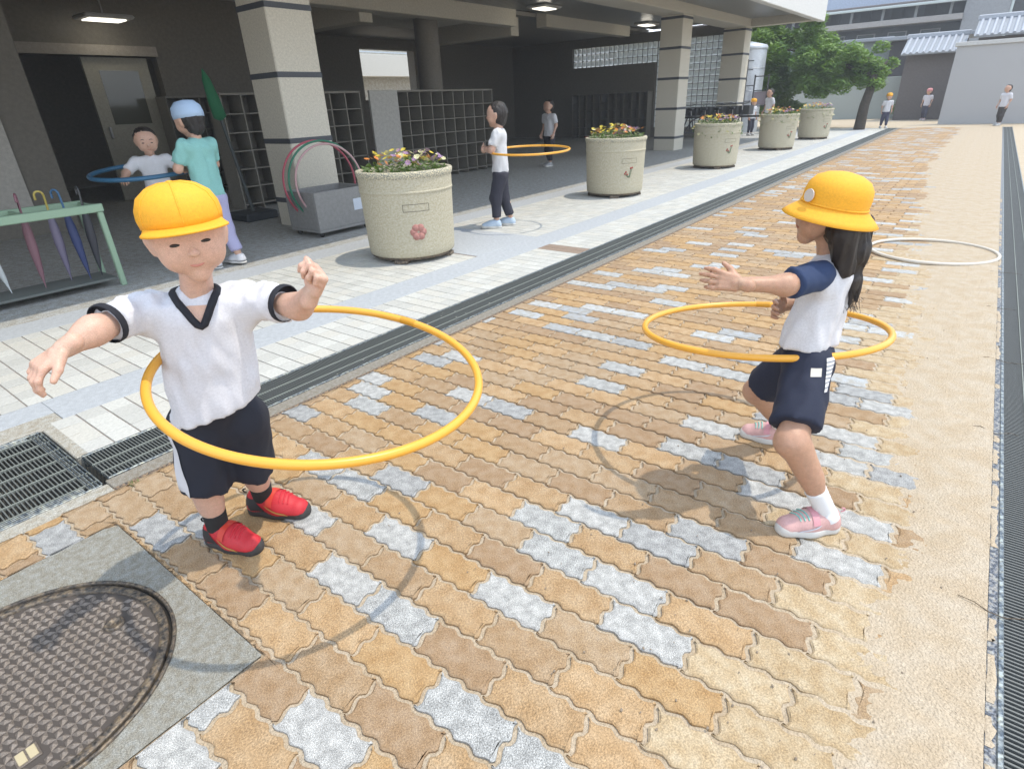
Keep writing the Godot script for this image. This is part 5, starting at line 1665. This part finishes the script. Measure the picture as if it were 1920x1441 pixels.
	obj("gutter", box_mesh(Vector3(-12, 4.86, 0.301), Vector3(2.6, 4.98, 0.42), 0.02), plain("gutter", Color(0.42, 0.48, 0.48), 0.5), ab)
	obj("wall_block", box_mesh(Vector3(2.601, -0.05, -6), Vector3(4.4, 6.0, 0.2), 0.01), mat("ab_block", Color(0.25, 0.26, 0.275), "fine", 0.5, 0.8), ab)
	obj("drain_pipe", box_mesh(Vector3(4.42, -0.05, 0.0), Vector3(4.52, 6.0, 0.22), 0.02), plain("gutter", Color.BLACK), ab)
	for y in [4.08, 2.6]: obj("balcony_slab", box_mesh(Vector3(-12, y, -0.999), Vector3(2.6, y + 0.26, 0.35), 0.01), mat("ab_slab", Color(0.30, 0.285, 0.275), "fine", 0.6, 0.8), ab)
	for i in 9:
		var x := -11.2 + i * 1.5
		var win := obj("window", box_mesh(Vector3(x, 2.95, -0.999), Vector3(x + 0.9, 3.85, -0.94)), plain("win_frame", Color.BLACK), ab)
		obj("pane", box_mesh(Vector3(x + 0.06, 3.0, -0.939), Vector3(x + 0.84, 3.8, -0.93)), plain("far_pane", Color.BLACK), win)
		obj("balcony_post", box_mesh(Vector3(x + 1.15, 4.341, -0.2), Vector3(x + 1.27, 4.979, -0.08)), plain("ab_post", Color(0.24, 0.25, 0.25), 0.7), ab)
		obj("door", box_mesh(Vector3(x, 4.345, -0.999), Vector3(x + 0.5, 4.95, -0.95)), plain("ab_door", Color(0.03, 0.03, 0.035), 0.6), ab)
	for i in 28:
		var x := -11.9 + i * 0.52
		obj("rail_post", box_mesh(Vector3(x, 2.861, 0.26), Vector3(x + 0.03, 3.42, 0.29)), plain("ladder", Color.BLACK), ab)
		obj("rail_glass", box_mesh(Vector3(x + 0.031, 2.95, 0.27), Vector3(x + 0.519, 3.36, 0.28)), plain("rail_glass", Color(0.25, 0.33, 0.33), 0.15), ab)
	obj("handrail", box_mesh(Vector3(-12, 3.421, 0.255), Vector3(2.6, 3.46, 0.295)), plain("ladder", Color.BLACK), ab)
	# a row of trees that closes the yard to the right and left
	for e in [[Vector3(12, 0, -34), 3.2, "round dense green tree beyond the end of the garden wall"], [Vector3(-16, 0, -33), 3.0, "dense green tree between the rear wing and the apartment block"]]:
		var tt := thing("dense_tree", e[0], e[2], "tree", "trees behind the yard")
		var b := mb()
		tube(b, [Vector3.ZERO, Vector3(0.1, 1.2, 0), Vector3(0, 2.6, 0.1)], [0.2, 0.15, 0.07], 8)
		obj("trunk", done(b), bark, tt)
		var bb := []
		for i in 24: bb.append([Vector3(g.randf_range(-1.4, 1.4), g.randf_range(1.6, e[1] + 1.0), g.randf_range(-1.4, 1.4)), g.randf_range(0.4, 0.7)])
		obj("crown", leafy(5000, 0.12, bb, 14, 0.7), mats.leaf_a, tt)

# ---------------------------------------------------------------- the children
func at_base(J: Dictionary, base: Vector3) -> Dictionary:     # world joints -> the person's own axes
	var K := {}
	var dirs := ["face", "up", "chest", "hdl", "hdr", "pml", "pmr", "thl", "thr", "hemn"]
	for k in J: K[k] = J[k] - base if J[k] is Vector3 and not (k in dirs) else J[k]
	if J.has("locks"):
		var a := []
		for p in J.locks: a.append([p[0] - base, p[1], p[2] - base, p[3]])
		K.locks = a
	return K

func outfit(skin: Color, shirt: Color, shorts: Color, shoe: Color, hair: Color, key: String) -> Dictionary:
	var c := {}
	c.skin = mat("skin" + key, skin, "weave", 4.0, 0.5, "", 1.0, 0.0, false)
	c.skin.subsurf_scatter_enabled = true
	c.skin.subsurf_scatter_strength = 0.12
	c.shirt = mat("shirt" + key, shirt, "weave", 9.0, 0.85, "n_cloth", 0.5, 0.0, false)
	c.shorts = mat("shorts" + key, shorts, "weave", 9.0, 0.8, "n_cloth", 0.5, 0.0, false)
	c.shoe = mat("shoe" + key, shoe, "weave", 9.0, 0.55, "n_cloth", 0.4, 0.0, false)
	c.hair = mat("hair" + key, hair, "weave", 7.0, 0.45, "n_cloth", 1.0, 0.0, false)
	c.eye = plain("eye", Color(0.012, 0.009, 0.008), 0.2)
	c.lip = plain("lip" + key, Color(skin.r * 0.85, skin.g * 0.55, skin.b * 0.55), 0.5)
	c.sole = plain("sole_white", Color(0.55, 0.54, 0.51), 0.7)
	c.strap = c.shoe
	c.lace = c.shoe
	c.trim = c.shoe
	c.tab = c.shoe
	c.sock = plain("sock_white", Color(0.68, 0.68, 0.68), 0.9)
	return c

func children() -> void:
	# the boy
	var base := Vector3(-1.60, 0, -0.64)
	var J := {
		scale = 1.04, head_scale = 0.93, face = Vector3(0.9, -0.02, 0.36), chest = Vector3(0.86, 0, 0.5), up = Vector3(0.12, 1, 0.1),
		head = Vector3(-1.392, 0.968, -0.602), neck = Vector3(-1.445, 0.822, -0.608),
		shr = Vector3(-1.51, 0.812, -0.515), shl = Vector3(-1.40, 0.802, -0.705),
		elr = Vector3(-1.450, 0.800, -0.378), wrr = Vector3(-1.424, 0.785, -0.305),
		ell = Vector3(-1.235, 0.785, -0.745), wrl = Vector3(-1.128, 0.845, -0.722),
		hdr = Vector3(0.0, -0.42, 1.0), pmr = Vector3(-0.1, -1, -0.3), thr = Vector3(1, -0.4, 0), curlr = 0.55, toutr = 0.75,
		hdl = Vector3(0.45, 0.8, -0.2), pml = Vector3(-0.1, 0.2, 1.0), thl = Vector3(-0.8, 0.5, 0), curll = 1.25, toutl = 0.3,
		hipr = Vector3(-1.555, 0.43, -0.56), hipl = Vector3(-1.505, 0.43, -0.655),
		knr = Vector3(-1.585, 0.262, -0.542), knl = Vector3(-1.565, 0.258, -0.682),
		anr = Vector3(-1.615, 0.082, -0.547), anl = Vector3(-1.632, 0.085, -0.712),
		heelr = Vector3(-1.672, 0, -0.533), toer = Vector3(-1.475, 0, -0.592),
		heell = Vector3(-1.70, 0, -0.692), toel = Vector3(-1.505, 0, -0.788),
		hem = Vector3(-1.488, 0.512, -0.592), hemn = Vector3(0.0, -1.0, -0.30), hand = 0.9}
	var C := outfit(Color(0.60, 0.375, 0.28), Color(0.66, 0.66, 0.70), Color(0.012, 0.015, 0.028), Color(0.52, 0.02, 0.03), Color(0.02, 0.015, 0.012), "boy")
	C.hat = "cap"
	C.hat_scale = 0.95
	C.heel = plain("heel_black", Color(0.03, 0.028, 0.03), 0.6)
	C.hat_mat = mat("hat_yellow", Color(0.82, 0.39, 0.018), "weave", 8.0, 0.7, "n_cloth", 0.4, 0.0, false)
	C.cuff = plain("navy_trim", Color(0.012, 0.013, 0.02), 0.85)
	C.collar = C.cuff
	C.sleeve = 0.70
	C.leg = 1.18
	C.flare = 0.066
	C.sole = mat("sole_black", Color(0.045, 0.042, 0.042), "fine", 5.0, 0.7, "", 1.0, 0.0, false)
	C.sock = plain("sock_black", Color(0.018, 0.018, 0.018), 0.9)
	C.sock_height = 0.052
	C.trim = plain("gold_trim", Color(0.45, 0.26, 0.07), 0.5)
	C.strap = plain("red_strap", Color(0.58, 0.05, 0.03), 0.45)
	C.lace = plain("red_lace", Color(0.55, 0.015, 0.03), 0.6)
	C.tab = C.sock
	var o := thing("person", base, "child in yellow cap, white shirt, dark shorts and red shoes, arms held out", "person", "children with hoops")
	var K := at_base(J, base)
	person(o, K, C, 1.0)
	# the white stripe down the side of the shorts
	var T: Field = K.shorts_field
	var rows := []
	for i in 13:
		var t := i / 12.0
		var p: Vector3 = (K.hipr as Vector3) + Vector3(0, 0.055, 0) + (K.knr - K.hipr - Vector3(0, 0.08, 0)) * t
		var out := Vector3(0.25, 0.0, 0.95).normalized()
		var row := []
		for j in 4: row.append([p + out * 0.2 + Vector3(0.9, 0, -0.24) * (0.010 * (j - 1.5) * (0.7 + 0.9 * t) - 0.012), -out])
		rows.append(row)
	obj("side_stripe", laid(T, rows, 0.0022), plain("stripe_white", Color(0.6, 0.6, 0.63), 0.85), o)
	# the girl
	base = Vector3(-0.27, 0, -1.82)
	J = {
		scale = 0.96, head_scale = 0.93, face = Vector3(-0.85, 0.16, 0.42), chest = Vector3(-0.92, 0, 0.3), up = Vector3(0.1, 1, 0),
		head = Vector3(-0.298, 0.902, -1.815), neck = Vector3(-0.268, 0.783, -1.83),
		shl = Vector3(-0.280, 0.762, -1.742), shr = Vector3(-0.258, 0.757, -1.915),
		ell = Vector3(-0.335, 0.742, -1.625), wrl = Vector3(-0.435, 0.752, -1.545),
		elr = Vector3(-0.315, 0.635, -1.965), wrr = Vector3(-0.385, 0.60, -1.885),
		hdl = Vector3(-0.8, 0.12, 0.25), pml = Vector3(0.2, -0.4, -1), thl = Vector3(0, 1, 0), curll = 0.22, toutl = 0.8,
		hdr = Vector3(-0.3, 0.1, 0.9), pmr = Vector3(1, 0, 0.2), thr = Vector3(0, 1, 0), curlr = 0.4,
		hipl = Vector3(-0.265, 0.455, -1.765), hipr = Vector3(-0.300, 0.455, -1.862),
		knl = Vector3(-0.240, 0.302, -1.592), anl = Vector3(-0.132, 0.088, -1.645),
		knr = Vector3(-0.432, 0.262, -1.945), anr = Vector3(-0.365, 0.085, -2.08),
		heell = Vector3(-0.085, 0, -1.682), toel = Vector3(-0.232, 0, -1.560),
		heelr = Vector3(-0.318, 0, -2.095), toer = Vector3(-0.502, 0, -2.075),
		hem = Vector3(-0.288, 0.518, -1.815), hemn = Vector3(0.05, -1.0, 0.05), hand = 0.9,
		hairline = 0.0, locks = [[Vector3(-0.252, 0.865, -1.835), 0.06, Vector3(-0.228, 0.80, -1.845), 0.05], [Vector3(-0.226, 0.80, -1.845), 0.046, Vector3(-0.205, 0.70, -1.84), 0.014], [Vector3(-0.245, 0.86, -1.765), 0.045, Vector3(-0.225, 0.76, -1.775), 0.026], [Vector3(-0.235, 0.86, -1.90), 0.045, Vector3(-0.215, 0.74, -1.90), 0.022], [Vector3(-0.205, 0.72, -1.825), 0.016, Vector3(-0.200, 0.645, -1.82), 0.004], [Vector3(-0.198, 0.72, -1.85), 0.014, Vector3(-0.190, 0.66, -1.845), 0.004]]}
	C = outfit(Color(0.46, 0.265, 0.175), Color(0.66, 0.66, 0.69), Color(0.014, 0.019, 0.042), Color(0.60, 0.36, 0.34), Color(0.018, 0.012, 0.010), "girl")
	C.hat = "bowler"
	C.hat_scale = 0.96
	C.hairline = 0.022
	C.hat_mat = mats.hat_yellow
	C.badge = plain("badge", Color(0.55, 0.5, 0.45), 0.6)
	C.sleeve_mat = mat("sleeve_navy", Color(0.022, 0.042, 0.105), "weave", 9.0, 0.85, "n_cloth", 0.5, 0.0, false)
	C.sleeve = 0.85
	C.leg = 0.80
	C.flare = 0.072
	C.sock_height = 0.062
	C.strap = plain("pink_strap", Color(0.58, 0.27, 0.30), 0.5)
	C.lace = plain("mint_lace", Color(0.22, 0.52, 0.46), 0.6)
	C.trim = plain("silver_trim", Color(0.55, 0.55, 0.6), 0.35)
	C.tab = C.strap
	o = thing("person", base, "child in yellow brimmed hat with long dark hair, navy sleeves and pink shoes", "person", "children with hoops")
	K = at_base(J, base)
	person(o, K, C, 1.0)
	T = K.shorts_field
	# white side patch with fine lines, a name tag
	var out := Vector3(0.35, 0.1, 1.0).normalized()
	rows = []
	for i in 9:
		var t := i / 8.0
		var c0: Vector3 = Vector3(0.040, 0.465, 0.0) - Vector3(0.012 * t * t, 0.085 * t, 0) + Vector3(0, 0.04, 0)
		var row := []
		for j in 4: row.append([c0 + out * 0.3 + Vector3(0.95, 0, -0.3) * (0.0085 * (j - 1.5) * (1.1 - 0.75 * t)), -out])
		rows.append(row)
	var patch := obj("side_patch", laid(T, rows, 0.0022), plain("patch_white", Color(0.62, 0.62, 0.62), 0.85), o)
	for i in range(1, 8):
		var path := []
		for j in 4:
			var hit := T.snap(rows[i][j][0], rows[i][j][1])
			if hit.length() < 5.0: path.append(hit + out * 0.003)
		if path.size() < 2: continue
		obj("patch_line", tube_mesh(path, 0.0011, 4), plain("patch_line", Color(0.05, 0.06, 0.1), 0.8), patch)
	rows = []
	for i in 3:
		var row := []
		for j in 3: row.append([Vector3(-0.012 + 0.016 * j, 0.482 - 0.011 * i, 0.02) + out * 0.3, -out])
		rows.append(row)
	obj("name_tag", laid(T, rows, 0.002), plain("name_tag", Color(0.60, 0.56, 0.50), 0.8), o)
	# strands of hair that fall loose at the back
	var strands := mb()
	var g := RandomNumberGenerator.new()
	g.seed = 12
	for i in 34:
		var a := Vector3(0.05 + g.randf_range(-0.012, 0.012), -0.12, -0.02 + g.randf_range(-0.035, 0.03)) + Vector3(0, 0.90, 0)
		var path := []
		for j in 6: path.append(a + Vector3(0.004 + 0.004 * sin(j * 0.8 + i), -0.03, 0.002 * cos(j + i)) * j)
		tube(strands, path, 0.0005, 4)
	var ss := obj("loose_strands", done(strands), C.hair, o)
	ss.set_meta("kind", "stuff")

	# further children, smaller in the picture
	var kids := [
		[Vector3(-3.99, 0, -5.03), 1.24, Vector3(-0.85, 0, 0.5), 1, 0.06, Color(0.62, 0.62, 0.63), Color(0.03, 0.03, 0.045), Color(0.45, 0.55, 0.66), "", 2.0, "child in white shirt and dark leggings spinning a yellow hoop by the planters"],
		[Vector3(-5.14, 0, -2.5), 1.33, Vector3(-0.8, -0.1, 0.25), 1, 0.05, Color(0.24, 0.50, 0.46), Color(0.40, 0.39, 0.58), Color(0.6, 0.6, 0.62), "soft", 2.0, "child in mint top, pale blue cap and lilac trousers with folded arms"],
		[Vector3(-5.87, 0, -2.42), 1.16, Vector3(0.9, -0.1, 0.3), 2, 0.04, Color(0.62, 0.62, 0.64), Color(0.03, 0.03, 0.05), Color(0.4, 0.4, 0.42), "", 2.0, "child in white shirt inside a big blue hoop under the porch"],
		[Vector3(-7.1, 0, -10.6), 1.25, Vector3(-0.2, 0, 1.0), 0, 0.06, Color(0.62, 0.62, 0.64), Color(0.02, 0.02, 0.03), Color(0.3, 0.3, 0.3), "", 2.6, "child in pale shirt and black trousers deep under the porch"],
		[Vector3(-2.75, 0, -23.3), 1.02, Vector3(0.3, 0, 1.0), 0, 0.08, Color(0.64, 0.64, 0.66), Color(0.05, 0.05, 0.09), Color(0.5, 0.5, 0.5), "soft", 3.0, "small child in white shirt and yellow cap walking past the leafy tree"],
		[Vector3(-2.08, 0, -28.2), 1.08, Vector3(-0.3, 0, 1.0), 0, 0.07, Color(0.60, 0.58, 0.62), Color(0.06, 0.06, 0.09), Color(0.5, 0.4, 0.4), "soft2", 3.0, "small child in white shirt and pink cap in front of the clipped hedge"],
		[Vector3(0.17, 0, -24.1), 1.12, Vector3(-0.6, 0, 0.8), 0, 0.05, Color(0.62, 0.62, 0.66), Color(0.05, 0.045, 0.045), Color(0.4, 0.4, 0.4), "", 3.0, "small child in white shirt and dark trousers in front of the garden wall"],
		[Vector3(-5.72, 0, -21.0), 1.30, Vector3(-0.6, 0, 0.8), 0, 0.0, Color(0.60, 0.60, 0.62), Color(0.03, 0.03, 0.04), Color(0.1, 0.1, 0.1), "", 3.0, "dark haired person in white top standing behind the flower planters"],
		[Vector3(-5.92, 0, -20.0), 1.04, Vector3(0.8, 0, 0.5), 0, 0.0, Color(0.62, 0.62, 0.64), Color(0.03, 0.03, 0.05), Color(0.4, 0.4, 0.4), "soft", 3.0, "small child in yellow cap beside the parked bicycles"]]
	for e in kids:
		var P := pose(e[1], e[2], e[3], e[4])
		var key: String = "k%d" % kids.find(e)
		var D := outfit(Color(0.54, 0.33, 0.24), e[5], e[6], e[7], Color(0.018, 0.013, 0.011), key)
		D.leg = 2.0
		D.bottom = "trousers"
		D.sleeve = 0.8
		if e[8]:
			D.hat = "soft"
			D.hat_mat = mats.hat_yellow
			if e[8] == "soft2": D.hat_mat = plain("hat_pink", Color(0.6, 0.25, 0.25), 0.8)
			if e[5].g > 0.49 and e[5].r < 0.3: D.hat_mat = plain("hat_blue", Color(0.36, 0.48, 0.64), 0.8)
		var k := thing("person", e[0], e[10], "person", "children further off")
		person(k, P, D, e[9])

func hoops() -> void:
	var yellow := plain("hoop_yellow", Color(0.78, 0.38, 0.045), 0.32)
	var seam := plain("hoop_seam", Color(0.60, 0.28, 0.015), 0.5)
	for e in [[Vector3(-1.23, 0.604, -0.78), Vector3(0.175, 1, -0.061), 0.40, 0.0112, "orange yellow hoop circling the waist of the child in red shoes"], [Vector3(-0.489, 0.455, -2.064), Vector3(-0.087, 1, -0.091), 0.40, 0.011, "orange yellow hoop circling the waist of the child in pink shoes"], [Vector3(-3.73, 0.765, -5.20), Vector3(0.02, 1, 0.03), 0.41, 0.011, "yellow hoop round the child in white shirt and dark leggings"]]:
		var o := thing("hoop", e[0], e[4], "hoop", "yellow hoops in use")
		obj("ring", tube_mesh(circle(Vector3.ZERO, e[1], e[2], 144), e[3], 16, true), yellow, o)
		var c := circle(Vector3.ZERO, e[1], e[2], 144)
		obj("joint_sleeve", tube_mesh([c[40], c[41], c[42], c[43]], e[3] + 0.0006, 16), seam, o)
	tag(obj(numbered("hoop"), tube_mesh(circle(Vector3(-0.14, 0.0145, -5.66), Vector3(0, 1, 0.0001), 0.4275, 128), 0.0125, 12, true), plain("hoop_white", Color(0.60, 0.55, 0.47), 0.45), self), "cream white hoop lying flat on the pavers by the sandy drain", "hoop")
	tag(obj(numbered("hoop"), tube_mesh(circle(Vector3(-5.78, 0.81, -2.33), Vector3(0.05, 1, 0.06), 0.44, 96), 0.018, 12, true), plain("hoop_blue", Color(0.03, 0.12, 0.22), 0.4), self), "big blue hoop held round a child under the porch", "hoop")

func _ready() -> void:
	# camera
	var cam := Camera3D.new()
	cam.name = "camera"
	add_child(cam)
	cam.transform = Transform3D(Basis(Vector3(0.79671, -0.0403, -0.60301), Vector3(-0.23594, 0.89786, -0.37173), Vector3(0.5564, 0.43844, 0.70583)).orthonormalized(), Vector3(0, 1.2074, 0))
	cam.fov = 67.41
	cam.near = 0.05
	cam.far = 600.0
	cam.current = true
	# sky, sun, exposure
	var env := Environment.new()
	env.background_mode = Environment.BG_SKY
	var sky := Sky.new()
	var sm := ProceduralSkyMaterial.new()
	sm.sky_top_color = Color(0.62, 0.67, 0.74)
	sm.sky_horizon_color = Color(0.84, 0.86, 0.88)
	sm.sky_curve = 0.2
	sm.ground_bottom_color = Color(0.45, 0.40, 0.33)
	sm.ground_horizon_color = Color(0.75, 0.76, 0.76)
	sm.sky_energy_multiplier = 2.0
	sky.sky_material = sm
	env.sky = sky
	env.tonemap_mode = Environment.TONE_MAPPER_LINEAR
	env.tonemap_exposure = 0.765
	env.fog_enabled = true
	env.fog_density = 0.003
	env.fog_light_color = Color(0.86, 0.88, 0.9)
	env.sdfgi_enabled = true
	env.ssao_enabled = true
	env.ssil_enabled = true
	var we := WorldEnvironment.new()
	we.name = "world"
	we.environment = env
	add_child(we)
	var sun := DirectionalLight3D.new()
	sun.name = "sun"
	sun.light_energy = 1.3
	sun.light_color = Color(1.0, 0.96, 0.89)
	sun.light_angular_distance = 0.8
	sun.shadow_enabled = true
	add_child(sun)
	sun.look_at_from_position(Vector3.ZERO, Vector3(-0.31, -1.0, 0.25), Vector3(0, 0, 1))
	rng.seed = 1
	noise.seed = 17
	noise.frequency = 0.03
	noise.fractal_octaves = 2
	textures()
	ground()
	road()
	pavement()
	drains()
	manhole()
	building()
	far_side()
	porch_things()
	var pl := [["round cream concrete planter with a rose coloured flower relief, beside the grey strip", "yellow and orange pansies in the planter with the rose coloured relief"], ["round cream concrete planter with red painted sprigs, the second along the porch", "yellow and orange pansies in the second planter along the porch"], ["round cream concrete planter with overhanging flowers, the third along the porch", "yellow, orange and mauve pansies overhanging the third planter along the porch"], ["round cream concrete planter, the fourth along the porch, in front of the bicycles", "pansies in the fourth planter along the porch"], ["round cream concrete planter, the last along the porch, by the leafy tree", "pansies in the last planter along the porch"]]
	var pz := [[-3.93, -3.62], [-3.98, -7.55], [-3.88, -11.2], [-3.86, -15.15], [-3.80, -18.55]]
	for i in 5: planter(Vector3(pz[i][0], 0, pz[i][1]), i, pl[i][0], pl[i][1])
	var b := bicycle()
	b.set_meta("label", "black bicycle with a front basket parked nearest the far banded column")
	b.position = Vector3(-6.72, 0, -16.5)
	b.rotation.y = 1.45
	for i in 4: copy(b, Vector3(-6.42 + 0.34 * i, 0, -16.6 - 0.06 * i), 1.35 + 0.1 * (i % 2), ["second", "third", "fourth", "last"][i] + " black bicycle with a front basket in the row by the glass blocks")
	var rack := thing("bicycle_rack", Vector3(-5.6, 0, -16.05), "low black rail that the bicycles are parked against", "rack")
	var bm := plain("rack_black", Color(0.02, 0.02, 0.02), 0.5)
	obj("rail", tube_mesh([Vector3(-1.3, 0.68, 0), Vector3(1.3, 0.68, 0)], 0.025, 10), bm, rack)
	for x in [-1.2, 0.0, 1.2]: obj("post", tube_mesh([Vector3(x, 0, 0), Vector3(x, 0.66, 0)], 0.02, 8), bm, rack)
	children()
	hoops()
